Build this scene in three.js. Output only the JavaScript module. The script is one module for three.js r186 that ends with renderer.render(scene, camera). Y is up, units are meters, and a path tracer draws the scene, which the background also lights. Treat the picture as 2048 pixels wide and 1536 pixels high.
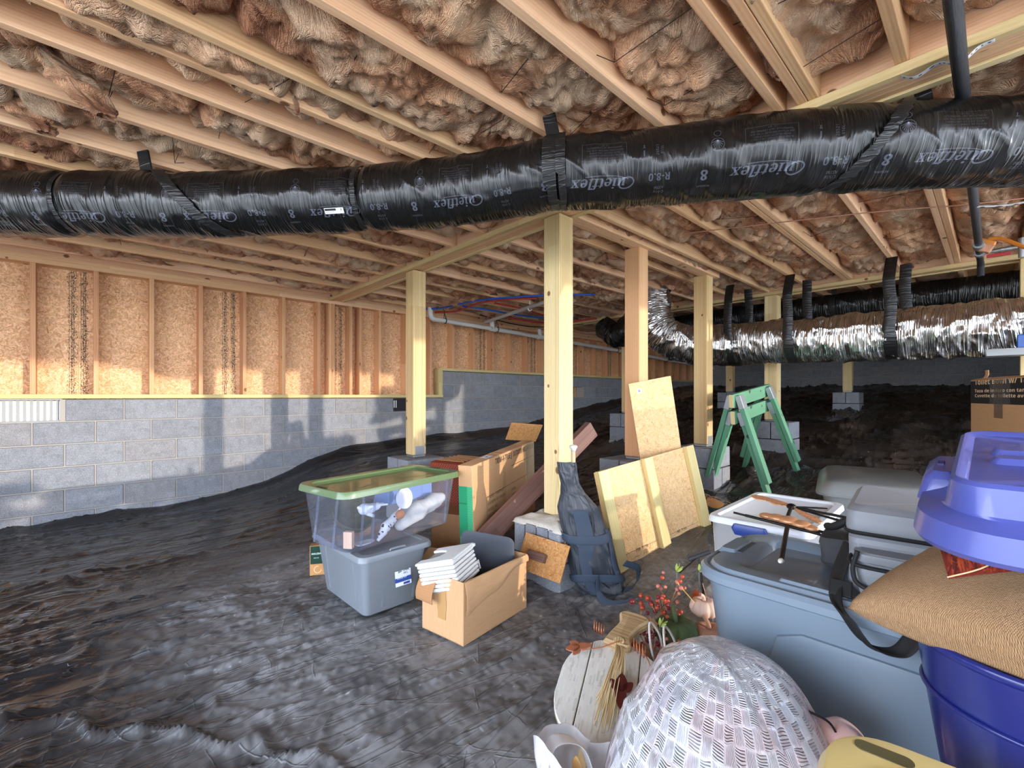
import * as THREE from 'three';
import { RoundedBoxGeometry } from 'three/addons/geometries/RoundedBoxGeometry.js';
import { MarchingCubes } from 'three/addons/objects/MarchingCubes.js';
import { mergeGeometries, mergeVertices, toCreasedNormals } from 'three/addons/utils/BufferGeometryUtils.js';

// ---------- camera, sky, sun, exposure ----------
// World: x runs along the joists (away to the right), -z runs along the girders (away to the left), y up, metres.
const scene = new THREE.Scene();
const W = 2048, H = 1536, FOCAL = 904;
const camera = new THREE.PerspectiveCamera(2 * Math.atan(H / 2 / FOCAL) * 180 / Math.PI, W / H, 0.05, 200);
camera.position.set(0, 1.2, 0);
camera.lookAt(0.6833, 1.2, -0.7301);
camera.setViewOffset(W, H, 0, -23.6, W, H);          // lens shifted so that uprights stay upright
scene.add(camera);
const renderer = new THREE.WebGLRenderer({ antialias: true });
renderer.toneMapping = THREE.LinearToneMapping;
renderer.toneMappingExposure = 1.22;
renderer.shadowMap.enabled = true;
{
  const w = 256, h = 128, d = new Float32Array(w * h * 4);
  for (let j = 0; j < h; j++) for (let i = 0; i < w; i++) {
    const el = ((j + 0.5) / h - 0.5) * Math.PI, t = Math.pow(Math.max(0, Math.sin(el)), 0.5), k = (j * w + i) * 4;
    d[k] = 0.9 * (1 - t) + 0.52 * t; d[k + 1] = 0.96 * (1 - t) + 0.70 * t; d[k + 2] = 1.08 * (1 - t) + 1.0 * t; d[k + 3] = 1;
  }
  const sky = new THREE.DataTexture(d, w, h, THREE.RGBAFormat, THREE.FloatType);
  sky.mapping = THREE.EquirectangularReflectionMapping; sky.magFilter = THREE.LinearFilter; sky.needsUpdate = true;
  scene.background = sky; scene.backgroundIntensity = 9;
}
const sun = new THREE.DirectionalLight(0xfff4e6, 3);
sun.position.set(2 + 0.36 * 8, 0.7 + 1.063 * Math.tan(6 * Math.PI / 180) * 8, -1 + 8); sun.target.position.set(2, 0.7, -1);
sun.castShadow = true; sun.shadow.radius = 1.5; sun.shadow.mapSize.set(4096, 4096);
Object.assign(sun.shadow.camera, { left: -8, right: 8, top: 5, bottom: -5, near: 0.5, far: 30 });
scene.add(sun, sun.target);

// ---------- helpers ----------
function rng(seed) { let s = seed >>> 0 || 1; return () => { s = (s + 0x6D2B79F5) | 0; let t = Math.imul(s ^ (s >>> 15), 1 | s); t = (t + Math.imul(t ^ (t >>> 7), 61 | t)) ^ t; return ((t ^ (t >>> 14)) >>> 0) / 4294967296; }; }
const R0 = rng(77);
const HT = new Float32Array(65536); { const r = rng(4242); for (let i = 0; i < 65536; i++) HT[i] = r() * 2 - 1; }
const hash2 = (i, j) => HT[((i * 73 + j * 9157 + (i * j) * 31) ^ (i >> 3) ^ (j << 5)) & 65535];
function n2(x, y) {
  const i = Math.floor(x), j = Math.floor(y), u = x - i, v = y - j, a = u * u * (3 - 2 * u), b = v * v * (3 - 2 * v);
  const p = hash2(i, j), q = hash2(i + 1, j), r = hash2(i, j + 1), s = hash2(i + 1, j + 1);
  return p + (q - p) * a + (r - p) * b + (p - q - r + s) * a * b;
}
function fbm(x, y, o = 4) { let s = 0, w = 0.5; for (let k = 0; k < o; k++) { s += n2(x + k * 17.3, y - k * 9.1) * w; x *= 2.03; y *= 2.03; w *= 0.5; } return s; }
const ridge = (x, y) => 1 - Math.abs(n2(x, y)) * 2;
const clamp = (x, a = 0, b = 1) => Math.min(b, Math.max(a, x));
const lerp = (a, b, t) => a + (b - a) * t;
const sstep = (a, b, x) => { const t = clamp((x - a) / (b - a)); return t * t * (3 - 2 * t); };
const V = (a, y, b) => new THREE.Vector3(a, y, -b);
const interp = (pts, x) => { if (x <= pts[0][0]) return pts[0][1]; for (let k = 1; k < pts.length; k++) if (x < pts[k][0]) { const t = (x - pts[k - 1][0]) / (pts[k][0] - pts[k - 1][0]); return lerp(pts[k - 1][1], pts[k][1], t); } return pts[pts.length - 1][1]; };

const used = {};
function numbered(n) { const k = used[n] = (used[n] ?? -1) + 1; return k ? `${n}_${String(k).padStart(3, '0')}` : n; }
const shade = (o) => o.traverse((m) => { if (m.isMesh) { m.castShadow = m.receiveShadow = true; } });
function tag(o, label, category, group) { o.userData.label = label; o.userData.category = category; if (group) o.userData.group = group; return o; }
function thing(name, label, category, [a, y, b] = [0, 0, 0], turn = 0, group) {
  const o = new THREE.Group(); o.name = numbered(name); o.position.set(a, y, -b); o.rotation.y = turn; scene.add(o); return tag(o, label, category, group);
}
function solo(name, geo, mat, label, category, group, pos = [0, 0, 0], turn = 0) {
  const o = new THREE.Mesh(geo, mat); o.name = numbered(name); o.position.set(pos[0], pos[1], -pos[2]); o.rotation.y = turn; scene.add(o); return tag(o, label, category, group);
}
function structure(name) { const o = new THREE.Group(); o.name = name; o.userData.kind = 'structure'; scene.add(o); return o; }
function part(parent, name, geo, mat, pos, rot) {
  const m = new THREE.Mesh(geo, mat);
  const n = parent.children.filter((c) => c.name === name || c.name.startsWith(name + '_')).length;
  m.name = n ? `${name}_${String(n).padStart(3, '0')}` : name;
  if (pos) m.position.set(pos[0], pos[1], -pos[2]);
  if (rot) m.rotation.set(...rot);
  parent.add(m); return m;
}

// box uv in metres, u along the longest side
function metric(g, ou = 0, ov = 0, longAxis) {
  g.computeBoundingBox(); const s = g.boundingBox.getSize(new THREE.Vector3()), L = longAxis ?? (s.x >= s.y && s.x >= s.z ? 0 : s.y >= s.z ? 1 : 2);
  if (!g.attributes.normal) g.computeVertexNormals();
  const p = g.attributes.position, n = g.attributes.normal, uv = new Float32Array(p.count * 2);
  for (let i = 0; i < p.count; i++) {
    const q = [p.getX(i), p.getY(i), p.getZ(i)], m = [Math.abs(n.getX(i)), Math.abs(n.getY(i)), Math.abs(n.getZ(i))];
    const k = m[0] >= m[1] && m[0] >= m[2] ? 0 : m[1] >= m[2] ? 1 : 2, ax = [0, 1, 2].filter((t) => t !== k);
    let [e, f] = ax; if (f === L) [e, f] = [f, e];
    uv[i * 2] = q[e] + ou; uv[i * 2 + 1] = q[f] + ov + k * 0.37;
  }
  g.setAttribute('uv', new THREE.BufferAttribute(uv, 2)); return g;
}
// chamfered box, size along a, y, b
function cbox(w, h, d, c = 0.003, ou, ov, L) { return metric(new RoundedBoxGeometry(w, h, d, 1, Math.min(c, w / 2.2, h / 2.2, d / 2.2)), ou ?? R0() * 3, ov ?? R0() * 3, L); }
const shift = (g, a, y, b) => g.translate(a, y, -b);
function tube(pts, r, seg = 24, rad = 8, closed = false) { const c = new THREE.CatmullRomCurve3(pts.map((p) => V(...p)), closed, 'catmullrom', 0.5); return new THREE.TubeGeometry(c, seg, r, rad, closed); }
function bar(p, q, r, rad = 8) { const A = V(...p), B = V(...q), L = A.distanceTo(B), g = new THREE.CylinderGeometry(r, r, L, rad); g.applyQuaternion(new THREE.Quaternion().setFromUnitVectors(new THREE.Vector3(0, 1, 0), B.clone().sub(A).normalize())); g.translate((A.x + B.x) / 2, (A.y + B.y) / 2, (A.z + B.z) / 2); return g; }
const merge = (l) => mergeGeometries(l.map((g) => { const n = g.index ? g.toNonIndexed() : g; for (const k of Object.keys(n.attributes)) if (!['position', 'normal', 'uv'].includes(k)) n.deleteAttribute(k); if (!n.attributes.uv) n.setAttribute('uv', new THREE.BufferAttribute(new Float32Array(n.attributes.position.count * 2), 2)); return n; }));
// surface from a function f(u, v) -> [a, y, b]
function sheet(f, nu, nv, uvScale = [1, 1]) {
  const P = new Float32Array((nu + 1) * (nv + 1) * 3), U = new Float32Array((nu + 1) * (nv + 1) * 2), I = [];
  for (let j = 0; j <= nv; j++) for (let i = 0; i <= nu; i++) {
    const k = j * (nu + 1) + i, q = f(i / nu, j / nv); P[k * 3] = q[0]; P[k * 3 + 1] = q[1]; P[k * 3 + 2] = -q[2];
    U[k * 2] = i / nu * uvScale[0]; U[k * 2 + 1] = j / nv * uvScale[1];
    if (i < nu && j < nv) I.push(k, k + 1, k + nu + 2, k, k + nu + 2, k + nu + 1);
  }
  const g = new THREE.BufferGeometry(); g.setAttribute('position', new THREE.BufferAttribute(P, 3)); g.setAttribute('uv', new THREE.BufferAttribute(U, 2)); g.setIndex(I); g.computeVertexNormals(); return g;
}
// ---------- textures ----------
function tex(w, h, fn, { srgb = true, rep } = {}) {
  const d = new Uint8Array(w * h * 4);
  for (let j = 0; j < h; j++) for (let i = 0; i < w; i++) { const c = fn(i / w, j / h, i, j), k = (j * w + i) * 4; d[k] = clamp(c[0]) * 255; d[k + 1] = clamp(c[1]) * 255; d[k + 2] = clamp(c[2]) * 255; d[k + 3] = 255; }
  const t = new THREE.DataTexture(d, w, h); t.wrapS = t.wrapT = THREE.RepeatWrapping; t.magFilter = THREE.LinearFilter; t.minFilter = THREE.LinearMipmapLinearFilter; t.generateMipmaps = true;
  if (srgb) t.colorSpace = THREE.SRGBColorSpace; if (rep) t.repeat.set(...rep); t.needsUpdate = true; return t;
}
function canvas(w, h, draw, { rep } = {}) {
  const c = document.createElement('canvas'); c.width = w; c.height = h; draw(c.getContext('2d'), w, h);
  const t = new THREE.CanvasTexture(c); t.colorSpace = THREE.SRGBColorSpace; t.wrapS = t.wrapT = THREE.RepeatWrapping; if (rep) t.repeat.set(...rep); return t;
}
const mix3 = (p, q, t) => [lerp(p[0], q[0], t), lerp(p[1], q[1], t), lerp(p[2], q[2], t)];
const MS = (o) => new THREE.MeshStandardMaterial({ roughness: 0.8, ...o });
const MP = (o) => new THREE.MeshPhysicalMaterial({ roughness: 0.5, ...o });
// sawn pine: u along the grain, 2.4 m x 0.6 m to a tile
function woodTex(seed, light, dark, knots = 6, k = 1) {
  const r = rng(seed), K = Array.from({ length: knots }, () => [r() * 2.4, r() * 0.6, 0.008 + r() * 0.014]);
  return tex(1024, 320, (u, v) => {
    const x = u * 2.4, y = v * 0.6; let warp = 0, kn = 0;
    for (const [kx, ky, kr] of K) { const dx = (x - kx) / 3, dy = y - ky, q = Math.hypot(dx, dy); warp += Math.exp(-q * q / (kr * kr * 5)) * kr * 1.2 * Math.sign(dy); kn = Math.max(kn, sstep(kr * 1.15, kr * 0.7, Math.hypot((x - kx) * 0.8, dy))); }
    const edge = Math.min(1, Math.min(u, 1 - u) * 14), yy = y + warp + 0.012 * edge * fbm(x * 0.9 + seed, y * 3, 3);
    let g = 0.5 + 0.3 * Math.sin(yy * 420 + 9 * n2(yy * 24, seed)) + 0.3 * n2(yy * 190, seed + 3) + 0.2 * n2(yy * 60, seed + 9); g = Math.pow(clamp(g), 1.4);
    const fine = n2(x * 14, y * 900) * 0.5 + n2(x * 50, y * 1400) * 0.5, broad = fbm(x * 0.5 + seed * 3, y * 9, 3);
    const t = clamp(0.12 + g * 0.34 * k + fine * 0.12 + broad * 0.35);
    const c = mix3(light, dark, t); return mix3(c, [0.36, 0.2, 0.1], kn * 0.75);
  }, { rep: [1 / 2.4, 1 / 0.6] });
}
// ---------- shared materials ----------
const M = {};
const joistTex = [woodTex(11, [0.94, 0.77, 0.6], [0.74, 0.5, 0.32], 5), woodTex(12, [0.95, 0.78, 0.62], [0.77, 0.52, 0.36], 7, 0.8), woodTex(13, [0.92, 0.76, 0.58], [0.72, 0.5, 0.31], 4, 1.1)];
M.joist = joistTex.map((t) => MS({ map: t, roughness: 0.72 }));
const postTex = [woodTex(21, [0.9, 0.82, 0.62], [0.7, 0.55, 0.33], 7, 1), woodTex(22, [0.89, 0.79, 0.58], [0.68, 0.5, 0.3], 6, 1.1)];
M.post = postTex.map((t) => MS({ map: t, roughness: 0.75 }));
M.stud = [woodTex(31, [0.88, 0.68, 0.5], [0.68, 0.42, 0.26], 6, 0.9), woodTex(32, [0.9, 0.72, 0.53], [0.72, 0.46, 0.29], 5, 0.8)].map((t) => MS({ map: t, roughness: 0.75 }));
M.treated = MS({ map: woodTex(41, [0.86, 0.79, 0.56], [0.66, 0.54, 0.32], 5), roughness: 0.78 });
M.brown = MS({ map: woodTex(42, [0.5, 0.36, 0.31], [0.28, 0.18, 0.15], 4, 1.1), roughness: 0.7 });
function osbTex(seed, base, spread, marks) {
  return canvas(1024, 1024, (x, w, h) => {
    const r = rng(seed); x.fillStyle = `rgb(${base})`; x.fillRect(0, 0, w, h);
    for (let k = 0; k < 14000; k++) {
      const L = 10 + r() * 44, T = 3 + r() * 9, t = (r() - 0.5) * 2 * spread, dk = r() < 0.06 ? -34 : 0;
      x.save(); x.translate(r() * w, r() * h); x.rotate(r() * Math.PI);
      x.fillStyle = `rgba(${base.map((c, i) => Math.round(clamp(c + t + dk - i * r() * 8, 0, 255))).join(',')},0.62)`;
      x.beginPath(); x.moveTo(-L / 2, 0); x.lineTo(-L / 2 + 4, -T / 2); x.lineTo(L / 2, -T / 3); x.lineTo(L / 2 - 3, T / 2); x.closePath(); x.fill();
      if (r() < 0.35) { x.strokeStyle = `rgba(110,64,34,${0.1 + r() * 0.22})`; x.lineWidth = 0.8; x.beginPath(); x.moveTo(-L / 2, T / 2); x.lineTo(L / 3, T / 2.4); x.stroke(); }
      x.restore();
    }
    if (marks) marks(x, w, h, r);
  });
}
// sheathing: a tile is one panel 1.22 m wide and 1.22 m high, black mill print and mould along its edges
M.osbWall = MS({ roughness: 0.85, map: osbTex(5, [224, 178, 136], 44, (x, w, h, r) => {
  for (const [c, wd] of [[w * 0.965, 34], [w * 0.03, 26]]) {
    for (let k = 0; k < 1500; k++) { x.fillStyle = `rgba(30,24,18,${0.2 + r() * 0.6})`; const s = 1 + r() * 4; x.fillRect(c + (r() + r() - 1) * wd, r() * h, s, s * (0.6 + r() * 1.8)); }
    x.strokeStyle = 'rgba(30,25,20,0.7)'; x.lineWidth = 2; for (const q of [-18, -4, 8]) { x.beginPath(); x.moveTo(c + q, 0); x.lineTo(c + q, h); x.stroke(); }
  }
}) });
M.osb = MS({ roughness: 0.82, map: osbTex(8, [222, 184, 134], 22) });
M.osbDark = MS({ roughness: 0.85, map: osbTex(9, [190, 138, 84], 26) });
for (const m of [M.osb, M.osbDark]) m.map.repeat.set(1 / 0.9, 1 / 0.9);
M.osbWall.map.repeat.set(1 / 1.2192, 1 / 1.2192);
const blockTex = tex(512, 512, (u, v, i, j) => { const s = 0.5 + 0.16 * n2(i * 0.9, j * 0.9) + 0.1 * n2(i * 0.33, j * 0.37) + 0.06 * fbm(u * 9, v * 9, 3), p = n2(i * 0.45 + 80, j * 0.45) > 0.82 ? -0.16 : 0; return [s + p + 0.095, s + p + 0.098, s + p + 0.11]; }, { rep: [1 / 0.42, 1 / 0.42] });
const blockBump = tex(512, 512, (u, v, i, j) => { const s = 0.55 + 0.3 * n2(i * 0.6, j * 0.6) + 0.2 * n2(i * 0.2, j * 0.2); return [s, s, s]; }, { srgb: false, rep: [1 / 0.42, 1 / 0.42] });
M.block = [[0.8, 0.81, 0.82], [0.72, 0.73, 0.75], [0.8, 0.77, 0.75]].map((c) => MS({ map: blockTex, bumpMap: blockBump, bumpScale: 0.0015, roughness: 0.95, color: new THREE.Color(...c) }));
M.mortar = MS({ color: 0xa39c92, roughness: 0.95 });
M.mortarLight = MS({ color: 0xd8cfbf, roughness: 0.95, bumpMap: blockBump, bumpScale: 0.004 });
M.galv = MS({ color: 0xa9adae, metalness: 0.85, roughness: 0.42 });
M.wire = MS({ color: 0x231d18, metalness: 0.5, roughness: 0.5 });
M.black = MS({ color: 0x111112, roughness: 0.5 });
M.pvc = MS({ color: 0xdad5cd, roughness: 0.4 });
// glass wool: fibres combed along a wandering field (noise averaged along short paths)
{
  const N = 1024, S = 1.1, base = new Float32Array(N * N), wool = new Float32Array(N * N), r = rng(55);
  for (let i = 0; i < N * N; i++) base[i] = r() * 2 - 1;
  const at = (x, y) => base[(((y * N / S) | 0) & (N - 1)) * N + (((x * N / S) | 0) & (N - 1))];
  for (let j = 0; j < N; j++) for (let i = 0; i < N; i++) {
    let s = 0;
    for (const d of [-1, 1]) { let x = i / N * S, y = j / N * S, an = 4.2 * fbm(x * 3.2, y * 3.2, 3) + 1.4 * n2(x * 14, y * 14); for (let k = 0; k < 13; k++) { s += at(x + 9 * S, y + 9 * S); if (k % 5 === 4) an = 4.2 * fbm(x * 3.2, y * 3.2, 3) + 1.4 * n2(x * 14, y * 14); x += d * Math.cos(an) * 0.0016; y += d * Math.sin(an) * 0.0016; } }
    wool[j * N + i] = s / 26 * 2.6;
  }
  const map = tex(N, N, (u, v, i, j) => {
    const st = wool[j * N + i], x = u * S, y = v * S, pat = fbm(x * 6 + 3, y * 6, 4), gr = sstep(0.02, 0.4, fbm(x * 4 + 70, y * 4, 4) + st * 0.12);
    let c = mix3([0.6, 0.36, 0.24], [0.98, 0.77, 0.6], clamp(0.58 + st * 0.5 + pat * 0.85)); c = mix3(c, [0.88, 0.8, 0.69], gr * 0.5);
    return mix3(c, [0.4, 0.19, 0.11], sstep(0.25, 0.65, -pat - st * 0.35) * 0.7);
  });
  const bump = tex(N, N, (u, v, i, j) => { const s = 0.5 + 0.3 * wool[j * N + i] + 0.5 * fbm(u * S * 11, v * S * 11, 3); return [s, s, s]; }, { srgb: false });
  for (const t of [map, bump]) { t.wrapS = t.wrapT = THREE.MirroredRepeatWrapping; t.repeat.set(1 / S, 1 / S); }
  M.wool = MS({ map, bumpMap: bump, bumpScale: 0.032, roughness: 1 });
}
// ---------- ground level ----------
const GA = [[-3, 0], [1.5, 0], [2.2, 0.02], [2.6, 0.06], [3.3, 0.2], [4.6, 0.29], [5.9, 0.5], [10, 0.92], [13, 1.4], [15, 1.5]];
const GW = [[-3, 0.05], [-0.3, 0.05], [0.5, 0.07], [1.1, 0.13], [1.5, 0.2], [1.8, 0.31], [2.05, 0.38], [2.5, 0.455], [3.2, 0.51], [5.35, 0.58], [7, 0.8], [8.8, 1.05], [13, 1.5]];
function ground(a, b) { const w = sstep(3.7, 5.75, b); return lerp(interp(GA, a), interp(GW, a), w); }
const JY = 2.437, WB = 5.72, BACK = 13.05, RIGHT = -1.6, FRONT = -2.4;

// ---------- floor: black sheeting over the soil ----------
{
  const root = structure('floor');
  const axis = (segs) => { const o = []; for (const [p, q, s] of segs) { const n = Math.round((q - p) / s); for (let i = 0; i < n; i++) o.push(p + (q - p) * i / n); } o.push(segs[segs.length - 1][1]); return o; };
  const A = axis([[-2.6, -0.7, 0.08], [-0.7, 3.2, 0.014], [3.2, 6.5, 0.028], [6.5, 13.2, 0.06]]), B = axis([[-1.75, 0.2, 0.08], [0.2, 4.2, 0.014], [4.2, 5.74, 0.022]]);
  const nu = A.length, nv = B.length, P = new Float32Array(nu * nv * 3), U = new Float32Array(nu * nv * 2), I = [];
  const fold = (a, b) => {
    const wx = a + 0.16 * fbm(a * 0.8, b * 0.8, 3), wy = b + 0.2 * fbm(a * 0.7 + 30, b * 0.7, 3);
    const crease = (x, y, p) => Math.pow(Math.max(0, ridge(x, y)), p);
    const far = sstep(3.4, 6.5, a) * (1 - 0.75 * sstep(4.6, 5.5, b)), left = sstep(1.5, -0.3, a + 0.12 * b - 0.2);
    let h = 0.011 * crease(wx * 0.22, wy * 2.6 + 0.2 * wx, 16) + 0.017 * crease(wx * 0.5 + 5, wy * 5.2 - wx * 0.5, 12) + 0.013 * crease(wx * 0.8 + 2, wy * 7.4 + wx * 0.8, 9);   // long creases along the run of the sheet
    h += 0.014 * fbm(a * 1.1, b * 1.1, 2);
    const cx = wx + 0.05 * n2(wx * 9, wy * 9), cy = wy + 0.05 * n2(wx * 9 + 7, wy * 9);
    h += left * (0.04 * crease(cx * 1.5 + cy * 1.1, cy * 0.6 - cx * 0.3, 6) + 0.016 * crease(cx * 3.1 + cy * 2.2, cy * 1.1 - cx * 0.7, 6)) + (0.15 + left) * 0.011 * crease(cx * 8 - cy * 5, cy * 6 + cx * 3, 3);   // crumpled on the left
    h += far * (0.075 * crease(wx * 1.5, wy * 0.9 + 9, 4) + 0.06 * crease(wx * 3.1 + 4, wy * 1.7, 4) + 0.05 * fbm(a * 2.2, b * 1.4, 4) + 0.04 * crease(cx * 5, cy * 3.4, 3));   // loose and heaped in the far half
    
    return h;
  };
  for (let j = 0; j < nv; j++) for (let i = 0; i < nu; i++) {
    const k = j * nu + i, a = A[i], b = B[j]; let y = ground(a, b) + fold(a, b) - 0.012;
    const edge = sstep(5.55, 5.71, b); y += edge * (0.035 + 0.05 * fbm(a * 1.3, 4.2, 3) + 0.07 * sstep(1.6, 2.4, a));
    P[k * 3] = a; P[k * 3 + 1] = y; P[k * 3 + 2] = -b; U[k * 2] = (a + 2.6) / 15.8; U[k * 2 + 1] = (b + 1.75) / 7.49;
    if (i < nu - 1 && j < nv - 1) I.push(k, k + 1, k + nu + 1, k, k + nu + 1, k + nu);
  }
  const g = new THREE.BufferGeometry(); g.setAttribute('position', new THREE.BufferAttribute(P, 3)); g.setAttribute('uv', new THREE.BufferAttribute(U, 2)); g.setIndex(I); g.computeVertexNormals();
  const dustAt = (a, b) => {
    const wx = a + 0.2 * fbm(a, b, 3), near = sstep(-0.25, 0.75, wx) * sstep(4.4, 2.9, b - 0.2 * wx) * sstep(3.8, 2.6, wx);
    const d = near * (0.78 + 0.45 * fbm(a * 3.3, b * 3.3, 4) + 0.35 * fbm(a * 14, b * 9, 3) + 0.3 * n2(a * 60, b * 45)), f = sstep(3.2, 5, a) * (0.3 + 0.5 * fbm(a * 1.4, b * 3, 4));
    return [clamp(d), clamp(f)];
  };
  const W2 = 2048, H2 = 1120;
  const map = tex(W2, H2, (u, v) => {
    const a = u * 15.8 - 2.6, b = v * 7.49 - 1.75, [d, f] = dustAt(a, b), sp = n2(a * 90, b * 90) > 0.93 ? 0.25 : 0;
    let c = mix3([0.145, 0.14, 0.14], [0.52, 0.515, 0.51], d); c = mix3(c, [0.42, 0.33, 0.26], f * 0.9); return [c[0] + sp, c[1] + sp, c[2] + sp];
  });
  const rough = tex(W2, H2, (u, v) => { const a = u * 15.8 - 2.6, b = v * 7.49 - 1.75, [d, f] = dustAt(a, b), r = 0.17 + d * 0.55 + f * 0.16; return [r, r, r]; }, { srgb: false });
  const fine = canvas(1024, 1024, (x, w, h) => {   // 2.2 m of sheeting: drawn-out creases, mostly along the run of the sheet
    const r = rng(91); x.fillStyle = 'rgb(90,90,90)'; x.fillRect(0, 0, w, h);
    for (let k = 0; k < 900; k++) { const v = r() < 0.5 ? 0 : 255, c = r() * w, d = r() * h, R = 20 + r() * 70; x.fillStyle = `rgba(${v},${v},${v},0.045)`; x.beginPath(); x.ellipse(c, d, R * 1.8, R * 0.6, (r() - 0.5) * 0.7, 0, 7); x.fill(); }
    const line = (n, a0, sp, l0, l1, wd, al) => { for (let k = 0; k < n; k++) { const a = a0 + (r() - 0.5) * sp, L = l0 + r() * l1, px = r() * w, py = r() * h, b = (r() - 0.5) * 0.18 * L; x.strokeStyle = `rgba(255,255,255,${al * (0.4 + r() * 0.6)})`; x.lineWidth = wd * (0.6 + r()); x.beginPath(); x.moveTo(px, py); x.quadraticCurveTo(px + Math.cos(a) * L / 2 - Math.sin(a) * b, py + Math.sin(a) * L / 2 + Math.cos(a) * b, px + Math.cos(a) * L, py + Math.sin(a) * L); x.stroke(); } };
    line(150, 0.0, 0.35, 120, 500, 2.2, 0.55); line(260, 0.5, 1.2, 30, 120, 1.8, 0.4); line(200, 2.2, 1.6, 16, 60, 1.6, 0.35); line(40, 0.05, 0.2, 300, 600, 4, 0.5);
  }, { rep: [15.8 / 2.2, 7.49 / 2.2] });
  fine.colorSpace = THREE.NoColorSpace;
  fine.wrapS = fine.wrapT = THREE.MirroredRepeatWrapping;
  M.film = MP({ map, roughnessMap: rough, roughness: 1, bumpMap: fine, bumpScale: 0.011, specularIntensity: 1, clearcoat: 0 });
  part(root, 'plastic_sheeting', g, M.film);
  part(root, 'soil', new THREE.BoxGeometry(16, 0.3, 8.8), MS({ color: 0x4a3a2c, roughness: 1 }), [5.4, -0.4, 1.5]);
}

// ---------- block courses ----------
const BL = 0.4064, BH = 0.2032;
const blockGeo = (l, h = 0.194, d = 0.19, c = 0.006) => cbox(l, h, d, c, R0() * 2, R0() * 2, 0);
const fullBlocks = [0, 1, 2, 3].map(() => blockGeo(0.397));
function courseWall(root, along, a0, a1, yTop, yBottomAt, skip = () => false) {
  let row = 0;
  for (let y = yTop - BH; y > -0.3; y -= BH, row++) for (let a = a0 - (row % 2) * BL / 2; a < a1; a += BL) {
    const m = a + BL / 2; if (y + BH < Math.min(yBottomAt(a), yBottomAt(a + BL)) - 0.03 || skip(m, y + BH / 2)) continue;
    let s = a, e = a + BL; if (e <= a0 + 0.02) continue; s = Math.max(s, a0); e = Math.min(e, a1); if (e - s < 0.03) continue;
    const g = e - s > 0.4 ? fullBlocks[Math.floor(R0() * 4)] : blockGeo(e - s - 0.0094);
    along(root, g, (s + e) / 2, y + BH / 2 - 0.0047, M.block[Math.floor(R0() * 3)]);
  }
}
const LOW = 1.175, STEP = 3.92, HIGH = LOW + 2 * BH;
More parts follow.
